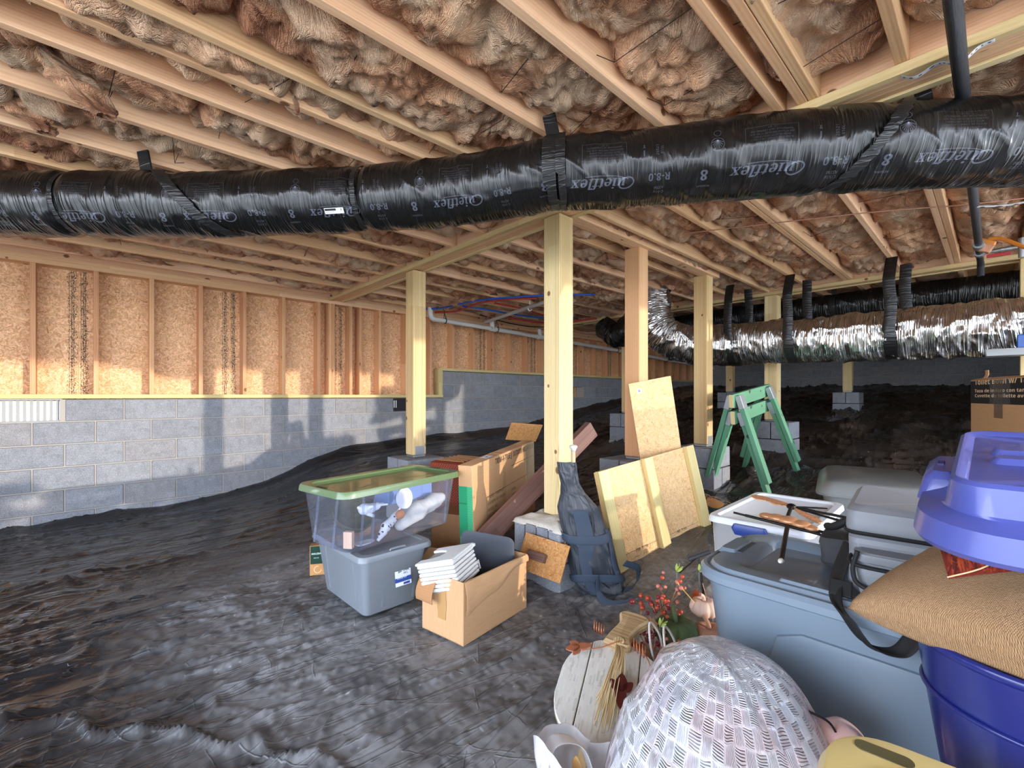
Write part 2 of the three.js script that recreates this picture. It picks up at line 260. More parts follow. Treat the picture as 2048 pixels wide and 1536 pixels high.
{
  const root = structure('wall_left');
  const put = (r, g, a, y, m) => part(r, 'concrete_block', g, m, [a, y, WB + 0.095 + (R0() - 0.5) * 0.002]);
  const gW = (a) => ground(a, WB) - 0.12;
  // openings for the foundation vents
  const vent = (m, y) => (m > -0.56 && m < -0.15 && y > LOW - BH) || (m > 3.05 && m < 3.3 && y > LOW - 2 * BH) || (m > 6.9 && m < 7.25 && y > 1.36 && y < 1.5);
  courseWall(root, put, -1.785, 13, LOW, gW, (m, y) => y > LOW - BH && m > -0.6 && m < -0.18);
  // the wall steps up two courses
  courseWall(root, put, STEP, 13, HIGH, (a) => LOW + 0.02, (m, y) => y < LOW || (m > 6.9 && m < 7.2 && y < LOW + BH));
  part(root, 'mortar', merge([[-1.8, -0.57, -0.3, LOW - 0.008], [-0.19, 13, -0.3, LOW - 0.008], [-0.57, -0.19, -0.3, LOW - BH - 0.004], [STEP + 0.005, 6.92, LOW - 0.01, HIGH - 0.008], [7.3, 13, LOW - 0.01, HIGH - 0.008], [6.9, 7.32, LOW + BH, HIGH - 0.008]].map(([p, q, y0, y1]) => shift(new THREE.BoxGeometry(q - p, y1 - y0, 0.172), (p + q) / 2, (y0 + y1) / 2, WB + 0.094))), M.mortar);
  // sole plates, studs, top plates, sheathing
  part(root, 'sole_plate', cbox(STEP + 2.4, 0.04, 0.14, 0.003), M.treated, [(STEP - 2.4) / 2, LOW + 0.02, WB + 0.066]);
  part(root, 'sole_plate', cbox(13 - STEP + 0.06, 0.04, 0.14, 0.003), M.treated, [(13 + STEP - 0.06) / 2, HIGH + 0.02, WB + 0.066]);
  const TOP = JY - 0.076;
  for (const [p, q, y, b] of [[-2.4, 1.62, TOP, 0], [1.622, 6.4, TOP, 0], [6.402, 13, TOP, 0], [-2.4, 3.2, TOP + 0.038, 0.002], [3.202, 8.2, TOP + 0.038, 0.002], [8.202, 13, TOP + 0.038, 0.002]]) part(root, 'top_plate', cbox(q - p, 0.0375, 0.14, 0.002), M.joist[Math.floor(R0() * 3)], [(p + q) / 2, y + 0.019, WB + 0.07 + b]);
  const stud = (a, y0, w = 0.038) => { const h = TOP - y0; part(root, 'stud', cbox(w, h, 0.14, 0.003, R0() * 2, R0(), 1), M.stud[Math.floor(R0() * 2)], [a + w / 2, y0 + h / 2, WB + 0.07]); };
  for (let k = -6; k < 32; k++) { const a = 0.03 + k * BL; stud(a, a > STEP - 0.05 ? HIGH + 0.04 : LOW + 0.04); }
  for (const a of [2.2, 2.24, 2.6, 8.7]) stud(a, a > STEP ? HIGH + 0.04 : LOW + 0.04);
  part(root, 'stud', cbox(0.075, HIGH - LOW, 0.14, 0.003, 0, 0, 1), M.treated, [STEP - 0.04, (HIGH + LOW) / 2 + 0.02, WB + 0.07]);
  for (let a = -2.4 - 0.11, k = 0; a < 13; a += 1.2192, k++) { const g = new RoundedBoxGeometry(1.2188, TOP - LOW + 0.05, 0.012, 1, 0.002); metric(g, 0.608, R0() * 1.2, 0); part(root, 'sheathing_panel', g, M.osbWall, [a + 0.61, (TOP + LOW) / 2, WB + 0.148]); }
  part(root, 'outer_siding', new THREE.BoxGeometry(15.4, 1.4, 0.02), M.mortar, [5.3, LOW + 0.72, WB + 0.175]);
  part(root, 'rim_board', cbox(15.4, 0.235, 0.038, 0.003), M.joist[1], [5.3, JY + 0.1175, WB + 0.06]);
}
{
  const root = structure('wall_back');
  courseWall(root, (r, g, b, y, m) => { const o = part(r, 'concrete_block', g, m, [BACK + 0.095, y, b]); o.rotation.y = Math.PI / 2; }, -2.8, WB, JY + 0.02, () => 1.2);
  part(root, 'mortar', new THREE.BoxGeometry(0.17, 2.9, 8.6), M.mortar, [BACK + 0.094, 1.2, 1.5]);
}
{ // behind and beside the camera: block walls with a wide open door bay and an access opening, never in view
  const root = structure('wall_right');
  const mk = (l, h, d, p) => part(root, 'wall_panel', new THREE.BoxGeometry(l, h, d), M.block[0], p);
  mk(6.2, 3.4, 0.2, [10.1, 1.0, RIGHT - 0.1]); mk(9.5, 0.35, 0.2, [2.25, JY + 0.1, RIGHT - 0.1]); 
  const f = structure('wall_front');
  part(f, 'wall_panel', new THREE.BoxGeometry(0.2, 3.4, 2.4), M.block[0], [FRONT - 0.1, 1.0, 4.8]);
  part(f, 'wall_panel', new THREE.BoxGeometry(0.2, 0.35, 6.6), M.block[0], [FRONT - 0.1, JY + 0.1, 0.4]);
  const yard = structure('ground');
  part(yard, 'gravel_yard', new THREE.BoxGeometry(40, 0.2, 30), MS({ color: 0xc9c0b0, roughness: 1 }), [2, -0.16, -2.9 - 15]);
  part(yard, 'gravel_yard', new THREE.BoxGeometry(14, 0.2, 26), MS({ color: 0xc9c0b0, roughness: 1 }), [FRONT - 7.2, -0.16, 4]);
  part(yard, 'soil_bank', new THREE.BoxGeometry(26, 0.2, 8), MS({ color: 0x8a7a5c, roughness: 1 }), [5, 0.2, WB + 4.6]);
}
// ---------- ceiling: subfloor, joists ----------
const joistB = []; for (let k = 0; k < 21; k++) joistB.push(5.539 - 0.4064 * k);
const G1 = 2.24, G2 = 5.95, G3 = 10.05, GT = 0.114;
{
  const root = structure('ceiling');
  part(root, 'subfloor', metric(new THREE.BoxGeometry(16, 0.02, 8.8)), M.osb, [5.4, JY + 0.246, 1.5]);
  const spans = [[FRONT, G1], [G1 + GT, G2], [G2 + GT, G3], [G3 + GT, BACK + 0.1]];
  const put = (b, p, q) => part(root, 'joist', cbox(q - p, 0.235, 0.038, 0.004, R0() * 3, R0() * 2, 0), M.joist[Math.floor(R0() * 3)], [(p + q) / 2, JY + 0.1175, b - 0.019]);
  spans.forEach(([p, q], s) => { for (const b of joistB) put(b, p, q - 0.001); });
  put(2.072, FRONT, G1); put(0.576, FRONT, G1); put(0.536, FRONT, G1);
  put(0.295, G1 + GT, G2); put(1.112 , G1 + GT, G2);
}
// ---------- girders, posts, piers ----------
function girder(a, label) {
  const o = thing('girder', label, 'beam', [a, JY, 0]);
  for (let k = 0; k < 3; k++) { const cuts = [[RIGHT, 0.9 + k * 0.35], [0.9 + k * 0.35, 3.4 - k * 0.3], [3.4 - k * 0.3, WB]]; for (const [p, q] of cuts) part(o, 'ply', cbox(0.0375, 0.262, q - p - 0.002, 0.003, R0() * 3, R0(), 2), M.joist[(k + 1) % 3], [0.019 + 0.038 * k, 0.235 / 2 - 0.018, (p + q) / 2]); }
  for (const x of [-0.02, GT + 0.02]) part(o, 'ledger_strip', cbox(0.038, 0.04, WB - RIGHT - 0.01, 0.003, R0() * 3, R0(), 2), M.post[0], [x, -0.021, (WB + RIGHT) / 2]);
  return o;
}
girder(G1, 'nearest pine girder, crossing above the open carton and the bat bag post');
girder(G2, 'second pine girder, running behind the silver foil duct');
girder(G3, 'farthest pine girder, deep in the dark behind the black duct');
{
  const o = thing('girder', 'doubled pine beam resting lengthwise on the three posts in a row', 'beam', [0, JY, 2.01]);
  for (let k = 0; k < 3; k++) part(o, 'ply', cbox(4.78 - G1 - GT - k * 0.03, 0.25, 0.0375, 0.003, R0() * 3, R0(), 0), M.joist[k], [(4.78 - k * 0.03 + G1 + GT) / 2, 0.235 / 2 - 0.008, -0.038 + 0.038 * k]);
}
const PW = 0.14;
function pier(a, b, courses, top, label, turn = 0) {
  const g = ground(a, b) - 0.03, o = thing('block_pier', label, 'pier', [a, 0, b], turn);
  const n = Math.max(1, courses), hB = 0.194; let y = top;
  for (let k = 0; k < n; k++) {
    y -= BH;
    if (label.includes('mortar') && !k) { for (let q = 0; q < 4; q++) part(o, 'concrete_block', cbox(0.4, hB, 0.092, 0.005), M.block[q % 3], [0, y + hB / 2, -0.151 + q * 0.101]); continue; }
    for (const s of [-1, 1]) {
      const geo = k % 2 ? cbox(0.19, hB, 0.397, 0.006) : cbox(0.397, hB, 0.19, 0.006);
      part(o, 'concrete_block', geo, M.block[(k + (s > 0)) % 3], k % 2 ? [s * 0.1, y + hB / 2, 0] : [0, y + hB / 2, s * 0.1]);
    }
  }
  if (y > g - 0.1) part(o, 'footing', cbox(0.42, Math.max(0.08, y - g + 0.12), 0.42, 0.02), M.mortar, [0, y - Math.max(0.08, y - g + 0.12) / 2 + 0.002, 0]);
  return o;
}
function post(a, b, bottom, top, label, mat) {
  const o = thing('timber_post', label, 'post', [a, bottom, b]);
  part(o, 'timber', cbox(PW, top - bottom - 0.006, PW, 0.006, R0() * 2, R0(), 1), mat, [0, (top - bottom) / 2 + 0.003, 0]);
  return o;
}
function bracket(o) {
  for (const s of [-1, 1]) { part(o, 'metal_bracket', cbox(0.1, 0.085, 0.004, 0.001), M.galv, [0, 0.048, s * (PW / 2 + 0.002)]); }
  part(o, 'metal_bracket', cbox(0.13, 0.02, 0.13, 0.003), M.galv, [0, -0.006, 0]);
}
const GB = JY - 0.041;
const p1 = post(2.31, 2.01, 0.405, GB, 'treated timber post between the long carton and the dark bat bag', M.post[0]);
part(p1, 'base_shim', cbox(0.15, 0.02, 0.15, 0.004), M.mortarLight, [0, -0.01, 0]);
const p2 = post(2.31, 3.83, 0.63, GB, 'treated timber post rising behind the green lidded clear tote', M.post[1]); bracket(p2);
const p3 = post(3.36, 2.06, 0.69, JY - 0.01, 'reddish timber post behind the tall leaning chipboard offcut', M.stud[1]); bracket(p3);
const p4 = post(4.635, 2.06, 0.70, JY - 0.01, 'timber post left of the green sawhorses with bands of sun near its foot', M.post[1]); bracket(p4);
const p5 = post(6.01, 1.83, 0.91, GB, 'timber post on a pale block pier behind the green sawhorses', M.post[0]); bracket(p5);
const p6 = post(6.01, 3.83, 0.95, GB, 'slim looking timber post half hidden left of the reddish post', M.post[1]); bracket(p6);
const p7 = post(6.01, -0.22, 0.9, GB, 'timber post at the right edge behind the toilet carton', M.post[0]); bracket(p7);
const p8 = post(10.1, 1.83, 1.28, GB, 'small far timber post on a two course block pier under the foil duct', M.post[0]); bracket(p8);
const p9 = post(10.1, 3.9, 1.29, GB, 'small far timber post seen just right of the sun banded post', M.post[1]); bracket(p9);
pier(2.26, 1.98, 2, 0.385, 'grey block pier with mortar smeared top under the post by the bat bag');
pier(2.31, 3.83, 2, 0.62, 'block pier hidden behind the green lidded tote');
pier(3.36, 2.1, 2, 0.68, 'block pier behind the tall leaning chipboard offcut');
pier(4.62, 2.06, 2, 0.69, 'block pier left of the green sawhorses');
pier(6.03, 1.8, 2, 0.9, 'pale block pier behind the legs of the green sawhorses');
pier(6.01, 3.83, 2, 0.94, 'block pier left of the reddish post, on the rising sheeting');
pier(6.01, -0.22, 2, 0.89, 'block pier behind the toilet carton');
pier(10.1, 1.83, 2, 1.27, 'far block pier alone on the black sheeting under the foil duct');
pier(10.1, 3.9, 2, 1.28, 'far block pier right of the sun banded post');
part(scene.getObjectByName('block_pier'), 'mortar_cap', sheet((u, v) => { const x = (u - 0.5) * 0.42, z = (v - 0.5) * 0.42, e = Math.min(u, 1 - u, v, 1 - v); return [x + 0.02 * n2(v * 9, 3), 0.389 + 0.02 * sstep(0, 0.2, e) * (1 + n2(u * 7, v * 7)) - 0.02 * sstep(0.04, 0, e), z + 0.02 * n2(u * 9, 8)]; }, 24, 24, [0.4, 0.4]), M.mortarLight);
// ---------- glass wool between the joists ----------
const ORD = ['first', 'second', 'third', 'fourth', 'fifth', 'sixth', 'seventh', 'eighth', 'ninth', 'tenth', 'eleventh', 'twelfth', 'thirteenth', 'fourteenth', 'fifteenth', 'sixteenth'];
{
  const spans = [[-1.3, G1 - 0.01, 'before nearest girder'], [G1 + GT + 0.01, G2 - 0.01, 'between nearest two girders'], [G2 + GT + 0.01, G3 - 0.01, 'beyond the second girder']];
  spans.forEach(([p, q, where], s) => {
    for (let k = 0; k < 16; k++) {
      let hi = joistB[k] - 0.038, lo = joistB[k + 1];
      if (s === 2 && k > 12) continue;
      const r = rng(900 + k * 7 + s * 131), o1 = r() * 50, o2 = r() * 50, nu = Math.round((q - p) / (s === 0 ? 0.014 : s === 1 ? 0.02 : 0.05)), nv = s === 2 ? 8 : 26, low = k < 6 ? 0.012 : 0, seam = [0.18 + r() * 0.2, 0.45 + r() * 0.2, 0.72 + r() * 0.2];
      const g = sheet((u, v) => {
        const a = lerp(p, q, u), b = lerp(lo, hi, v), e = Math.min(v, 1 - v) * 2;
        const wa = a + 0.06 * fbm(a * 6 + o1, b * 6, 3), wb = b + 0.06 * fbm(a * 6, b * 6 + o2, 3);
        let y = JY + 0.082 - low + 0.04 * n2(wa * 2.2 + o1, wb * 2.6) - 0.03 * sstep(0, 0.6, e) + 0.035 * (1 - sstep(0, 0.18, e));
        y -= 0.05 * (Math.abs(n2(wa * 5 + o2, wb * 6 + o1)) - 0.35) + 0.04 * (Math.abs(n2(wa * 11 + o1, wb * 12 + o2)) - 0.35) + 0.026 * Math.abs(n2(wa * 24, wb * 24 + o1)) + 0.012 * Math.abs(n2(wa * 55, wb * 50 + o1));   // billows with sharp clefts
        for (const m of seam) { const d = (a - lerp(p, q, m) - 0.03 * n2(b * 8 + o1, m * 9)) / 0.016; y += 0.05 * Math.exp(-d * d); }
        const ends = Math.min(a - p, q - a); y += 0.05 * (1 - sstep(0, 0.12, ends));
        return [a, y, b];
      }, nu, nv, [q - p, hi - lo]);
      const uv = g.attributes.uv; for (let i = 0; i < uv.count; i++) uv.setXY(i, uv.getX(i) + o1, uv.getY(i) + o2);
      solo('insulation_batt', g, M.wool, `pink wool in ${ORD[k]} joist bay from block wall, ${where}`, 'insulation', 'glass wool batts between the joists');
    }
  });
}
// ---------- flexible ducts ----------
const filmBump = tex(1024, 1024, (u, v) => {
  const x = u * 1.2, y = v, wx = x + 0.03 * fbm(x * 4, y * 5, 3) + 0.1 * y;
  const s = 0.45 + 0.4 * Math.pow(Math.max(0, ridge(wx * 26, y * 4)), 2) + 0.25 * Math.pow(Math.max(0, ridge(wx * 60 + 4, y * 9)), 2) + 0.2 * Math.max(0, ridge(wx * 9 + y * 3, y * 7)) - 0.2; return [s, s, s];
}, { srgb: false });
filmBump.wrapS = filmBump.wrapT = THREE.MirroredRepeatWrapping;
const INK = (a) => `rgba(150,157,178,${a * 0.55})`;
const ductPrint = canvas(1024, 1024, (x, w, h) => {
  x.fillStyle = '#121110'; x.fillRect(0, 0, w, h);
  const put = (px, py, fn) => { x.save(); x.translate(px, py); x.scale(1.45, 0.95); fn(); x.restore(); };
  x.textAlign = 'center'; x.textBaseline = 'middle';
  put(130, 640, () => { x.fillStyle = INK(0.75); x.font = 'bold 44px sans-serif'; x.fillText('R-8.0', 0, 22); x.font = '18px sans-serif'; x.fillText('ASTM', 0, -24); x.fillText('C-518', 0, -4 - 40); });
  put(500, 647, () => { x.fillStyle = INK(0.85); x.font = 'italic bold 62px serif'; x.fillText('uietflex', 20, 0); x.lineWidth = 6; x.strokeStyle = INK(0.85); x.beginPath(); x.ellipse(-102, -2, 34, 23, -0.3, 0, 7); x.stroke(); x.beginPath(); x.moveTo(-112, 14); x.quadraticCurveTo(-60, 40, 84, 30); x.lineWidth = 3; x.stroke(); x.font = '14px sans-serif'; x.fillText('®', 130, 8); });
  put(870, 645, () => { x.fillStyle = INK(0.85); x.font = 'bold 62px sans-serif'; x.fillText('8', 0, 4); x.font = '13px sans-serif'; x.fillText('NOMINAL', 0, -44); x.fillText('─────', 0, -34); });
  put(800, 760, () => { x.strokeStyle = INK(0.7); x.lineWidth = 2.4; x.beginPath(); x.arc(0, 0, 27, 0, 7); x.stroke(); for (let k = 0; k < 9; k++) { x.beginPath(); x.moveTo(0, 18); x.lineTo(Math.cos(Math.PI * (k + 0.5) / 9) * 24, 12 - Math.sin(Math.PI * (k + 0.5) / 9) * 32); x.lineWidth = 3.4; x.stroke(); } x.beginPath(); x.arc(0, 50, 14, 0, 7); x.lineWidth = 2; x.stroke(); });
  put(500, 775, () => { x.strokeStyle = INK(0.6); x.lineWidth = 1.5; x.strokeRect(-98, -38, 196, 78); x.fillStyle = INK(0.6); x.font = '10px sans-serif'; ['FACTORY MADE AIR DUCT', 'FLEXIBLE AIR CONNECTOR CLASS 1', 'RATED VELOCITY 5000 FT/MIN', 'MAX POSITIVE PRESSURE 10 IN. W.G.', 'TEMPERATURE 140 F CONTINUOUS', 'UL 181'].forEach((s, i) => x.fillText(s, 0, -28 + i * 12)); });
  put(240, 770, () => { x.fillStyle = INK(0.7); x.fillRect(-3, -28, 6, 26); x.font = 'bold 20px serif'; x.fillText('T', 0, 16); });
  put(130, 770, () => { x.fillStyle = INK(0.7); x.save(); x.rotate(Math.PI / 2); x.font = '17px monospace'; x.fillText('810L', 0, 10); x.fillText('26521', 0, -12); x.restore(); });
});
M.duct = MP({ map: ductPrint, roughness: 0.27, bumpMap: filmBump, bumpScale: 0.004 });
M.ductPlain = MP({ color: 0x0d0c0c, roughness: 0.3, bumpMap: filmBump, bumpScale: 0.012 });
M.strap = MP({ color: 0x1b1a1a, roughness: 0.36, bumpMap: filmBump, bumpScale: 0.004 });
M.foil = MS({ color: 0xdcdad6, metalness: 1, roughness: 0.22, bumpMap: filmBump, bumpScale: 0.02 });
function ductPath(pts) {
  const c = new THREE.CatmullRomCurve3(pts.map((p) => V(...p)), false, 'catmullrom', 0.5), L = c.getLength(), N = Math.ceil(L / 0.012), fr = [];
  for (let i = 0; i <= N; i++) {
    const P = c.getPointAt(i / N), T = c.getTangentAt(i / N).normalize(); let U = new THREE.Vector3(0, 1, 0);
    if (i) U = fr[i - 1].U.clone(); U.addScaledVector(T, -U.dot(T)).normalize();
    fr.push({ P, T, U, S: T.clone().cross(U).normalize(), s: i / N * L });
  }
  return { fr, L, N, at: (s) => fr[clamp(Math.round(s / L * N), 0, N)] };
}
function ductGeo(path, r, { pinch = [], wr = 0.008, seed = 1, M2 = 84, per = 0.66, flip = -1, squash = 1 } = {}) {
  const { fr, N } = path, P = new Float32Array((N + 1) * (M2 + 1) * 3), U = new Float32Array((N + 1) * (M2 + 1) * 2), I = [];
  fr.forEach((f, i) => {
    for (let m = 0; m <= M2; m++) {
      const ph = m / M2 * Math.PI * 2, c = Math.cos(ph), sn = Math.sin(ph), s = f.s; let R = r;
      const wx = s + 0.04 * n2(c * 2 + seed, sn * 2 + s * 3);
      R += wr * (Math.pow(Math.max(0, ridge(wx * 9 + 0.8 * c + seed, sn * 1.6 + c)), 2) - 0.4 + 0.6 * n2(wx * 26 + 1.2 * c, sn * 3 + seed) + 0.8 * n2(s * 2.2 + seed, 3));
      for (const [q, w, d, sk = 0] of pinch) { const x = s - q - sk * ph / Math.PI, k = Math.exp(-(x * x) / (w * w)); R -= r * d * k; R += 0.5 * wr * Math.exp(-Math.abs(x) / 0.07) * n2(ph * 7 + q * 31, x * 5); }
      R *= 1 - (1 - squash) * Math.abs(c);
      const k = (i * (M2 + 1) + m); const q = f.P.clone().addScaledVector(f.U, c * R).addScaledVector(f.S, sn * R); q.toArray(P, k * 3);
      U[k * 2] = flip * s / per; U[k * 2 + 1] = m / M2;
      if (i < N && m < M2) I.push(k, k + 1, k + M2 + 2, k, k + M2 + 2, k + M2 + 1);
    }
  });
  const g = new THREE.BufferGeometry(); g.setAttribute('position', new THREE.BufferAttribute(P, 3)); g.setAttribute('uv', new THREE.BufferAttribute(U, 2)); g.setIndex(I); g.computeVertexNormals(); return g;
}
// a band lying on the duct from angle p0 to p1, skewed along the axis
function bandGeo(path, r, s0, s1, p0, p1, w, top) {
  const n = 40; return thicken(sheet((u, v) => {
    const ph = lerp(p0, p1, u), s = lerp(s0, s1, u) + (v - 0.5) * w, f = path.at(s), q = f.P.clone().addScaledVector(f.U, Math.cos(ph) * r).addScaledVector(f.S, Math.sin(ph) * r);
    if (top && u === 0) q.y = top; if (top && u === 1) q.y = top;
    return [q.x, q.y + 0.002 * n2(u * 20, v * 3), -q.z];
  }, n, 4, [1, 0.1]), 0.003);
}
function thicken(g, t) {
  const p = g.attributes.position, n = g.attributes.normal, c = p.count, P = new Float32Array(c * 6), U = new Float32Array(c * 4), idx = Array.from(g.index.array), I = [...idx];
  P.set(p.array); for (let i = 0; i < c; i++) { P[(c + i) * 3] = p.getX(i) - n.getX(i) * t; P[(c + i) * 3 + 1] = p.getY(i) - n.getY(i) * t; P[(c + i) * 3 + 2] = p.getZ(i) - n.getZ(i) * t; }
  U.set(g.attributes.uv.array); U.set(g.attributes.uv.array, c * 2);
  const E = new Map();
  for (let i = 0; i < idx.length; i += 3) { I.push(c + idx[i], c + idx[i + 2], c + idx[i + 1]); for (const [x, y] of [[idx[i], idx[i + 1]], [idx[i + 1], idx[i + 2]], [idx[i + 2], idx[i]]]) { const k = x < y ? x * c + y : y * c + x; E.has(k) ? E.set(k, null) : E.set(k, [x, y]); } }
  for (const e of E.values()) if (e) { const [x, y] = e; I.push(y, x, c + x, y, c + x, c + y); }
  const o = new THREE.BufferGeometry(); o.setAttribute('position', new THREE.BufferAttribute(P, 3)); o.setAttribute('uv', new THREE.BufferAttribute(U, 2)); o.setIndex(I); o.computeVertexNormals(); return o;
}
{
  const path = ductPath([[-0.663, 2.225, 3.949], [-0.348, 2.225, 3.64], [-0.055, 2.222, 3.366], [0.237, 2.215, 3.078], [0.529, 2.215, 2.805], [0.818, 2.225, 2.522], [1.062, 2.225, 2.239], [1.33, 2.225, 1.878], [1.461, 2.225, 1.646], [1.581, 2.225, 1.397], [1.849, 2.225, 1.064], [2.082, 2.225, 0.722], [2.259, 2.225, 0.488], [2.437, 2.224, 0.267], [2.734, 2.215, -0.079], [2.94, 2.215, -0.286]]);
  const near = (a, b) => { let k = 0, d = 9; path.fr.forEach((f, i) => { const q = Math.hypot(f.P.x - a, f.P.z + b); if (q < d) { d = q; k = i; } }); return path.fr[k].s; };
  const sA = near(-0.035, 3.35), sB = near(0.35, 2.97), sC = near(1.06, 2.24), sD = near(1.58, 1.4), sE = near(2.34, 0.39);
  const o = thing('flexible_duct', 'thick black printed flexible duct hanging diagonally across under the nearest joists', 'duct');
  part(o, 'duct_jacket', ductGeo(path, 0.163, { pinch: [[sA, 0.03, 0.1], [sB - 0.02, 0.03, 0.05, 0.28], [sC, 0.03, 0.13], [sD, 0.035, 0.1], [sE + 0.12, 0.04, 0.09, -0.22]], wr: 0.005, seed: 3 }), M.duct);
  part(o, 'strap', bandGeo(path, 0.172, sB - 0.13, sB + 0.32, 0.0, Math.PI * 0.98, 0.07), M.strap);
  part(o, 'strap', bandGeo(path, 0.157, sC, sC, 0.1, Math.PI, 0.035), M.strap);
  part(o, 'strap', bandGeo(path, 0.166, sD - 0.01, sD + 0.01, -0.3, Math.PI, 0.045), M.strap);
  part(o, 'strap', bandGeo(path, 0.17, sD + 0.035, sD + 0.05, -0.3, Math.PI, 0.03), M.strap);
  part(o, 'strap', bandGeo(path, 0.172, sE + 0.19, sE - 0.14, 0.0, Math.PI * 0.97, 0.05), M.strap);
  part(o, 'strap', bandGeo(path, 0.156, sA, sA, 0.1, Math.PI, 0.03), M.strap);
  for (const [s, top] of [[sB - 0.13, 2.47], [sD, 2.47], [sE + 0.2, 2.47]]) { const f = path.at(s), q = f.P.clone().addScaledVector(f.S, 0.05); part(o, 'strap_tab', cbox(0.06, 0.16, 0.012, 0.003), M.strap, [q.x, 2.4, -q.z], [0, Math.atan2(-f.T.z, f.T.x), 0.2]); }
  const f = path.at(sC - 0.11), P = f.P.clone().addScaledVector(f.S, 0.128).addScaledVector(f.U, -0.104);
  const lab = part(o, 'paper_tag', cbox(0.1, 0.028, 0.002, 0.0005), MS({ roughness: 0.7, map: canvas(256, 72, (x, w, h) => { x.fillStyle = '#d8d6cf'; x.fillRect(0, 0, w, h); x.fillStyle = '#222'; x.fillRect(6, 8, 150, 26); x.font = 'bold 34px sans-serif'; x.save(); x.translate(226, 24); x.rotate(Math.PI); x.textAlign = 'center'; x.textBaseline = 'middle'; x.fillText('8', 0, 0); x.restore(); x.fillRect(12, 48, 120, 3); }) }), [P.x, P.y, -P.z]);
  lab.geometry.setAttribute('uv', new RoundedBoxGeometry(0.1, 0.028, 0.002, 1, 0.0005).attributes.uv); lab.rotation.set(0.65, Math.atan2(-f.T.z, f.T.x), 0, 'YXZ');
}
{
  const path = ductPath([[4.99, 2.6, 2.85], [4.952, 2.355, 2.83], [4.935, 2.106, 2.784], [4.99, 1.908, 2.669], [5.1, 1.8, 2.44], [5.28, 1.785, 2.141], [5.35, 1.79, 1.961], [5.35, 1.77, 1.464], [5.35, 1.757, 0.954], [5.35, 1.755, 0.621], [5.35, 1.757, 0.113], [5.35, 1.775, -0.134], [5.36, 1.80, -0.406], [5.4, 1.85, -0.8]]);
  const o = thing('foil_duct', 'large silver foil duct slung on black straps from the second girder', 'duct');
  const near = (b) => path.fr.reduce((k, f) => Math.abs(-f.P.z - b) < Math.abs(-k.P.z - b) && f.P.x > 5.3 ? f : k).s, S = [1.985, 1.42, 0.63, -0.16].map(near);
  part(o, 'foil_jacket', ductGeo(path, 0.225, { pinch: S.map((s) => [s, 0.05, 0.1]), wr: 0.017, seed: 9, M2: 110, per: 0.5 }), M.foil);
  for (const [b, hide] of [[2.0, 0], [1.42, 0], [0.63, 0]]) {
    const w = 0.085;
    for (const s of [-1, 1]) part(o, 'strap', thicken(sheet((u, v) => { const y = lerp(2.43, 1.76, u), x = s < 0 ? 5.35 - 0.235 * Math.sqrt(clamp(1 - Math.max(0, 0.3 - u) * 2.2, 0.2, 1)) : 5.35 + 0.215; return [x - 0.008 * Math.sin(v * 3.1), y, b + (v - 0.5) * w + 0.01 * n2(u * 3, b) - (s > 0 ? 0.06 : 0)]; }, 24, 4, [0.7, 0.1]), 0.004), M.strap);
    part(o, 'strap', thicken(sheet((u, v) => { const ph = lerp(-Math.PI / 2, Math.PI / 2, u); return [5.35 + 0.225 * Math.sin(ph), 1.762 - 0.222 * Math.cos(ph), b + (v - 0.5) * w]; }, 24, 4, [0.7, 0.1]), 0.004), M.strap);
  }
}
{
  const path = ductPath([[6.6, 2.28, 4.4], [6.5, 2.25, 3.2], [6.5, 2.27, 2.4], [6.5, 2.26, 1.4], [6.5, 2.26, 0.6], [6.5, 2.25, -0.2], [6.5, 2.25, -1.2]]);
  const o = thing('flexible_duct', 'plain black flexible duct running in shadow behind the second girder', 'duct');
  part(o, 'duct_jacket', ductGeo(path, 0.155, { pinch: [[2.1, 0.03, 0.12], [3.1, 0.03, 0.12]], wr: 0.006, seed: 5 }), M.ductPlain);
  for (const s of [2.1, 3.1]) { part(o, 'strap', bandGeo(path, 0.15, s, s, 0, Math.PI, 0.06), M.strap); const f = path.at(s); part(o, 'strap', cbox(0.05, 0.17, 0.006, 0.002), M.strap, [f.P.x - 0.05, 2.38, -f.P.z], [0, Math.PI / 2, 0]); }
}
{
  const path = ductPath([[5.3, 2.38, 3.0], [5.42, 2.16, 3.4], [5.52, 2.06, 3.68], [5.66, 2.22, 4.0]]);
  const o = thing('flexible_duct', 'short drooping black duct end beside the reddish post near the blue pipes', 'duct');
  part(o, 'duct_jacket', ductGeo(path, 0.17, { pinch: [[0, 0.05, 0.1]], wr: 0.02, seed: 15 }), M.ductPlain);
}
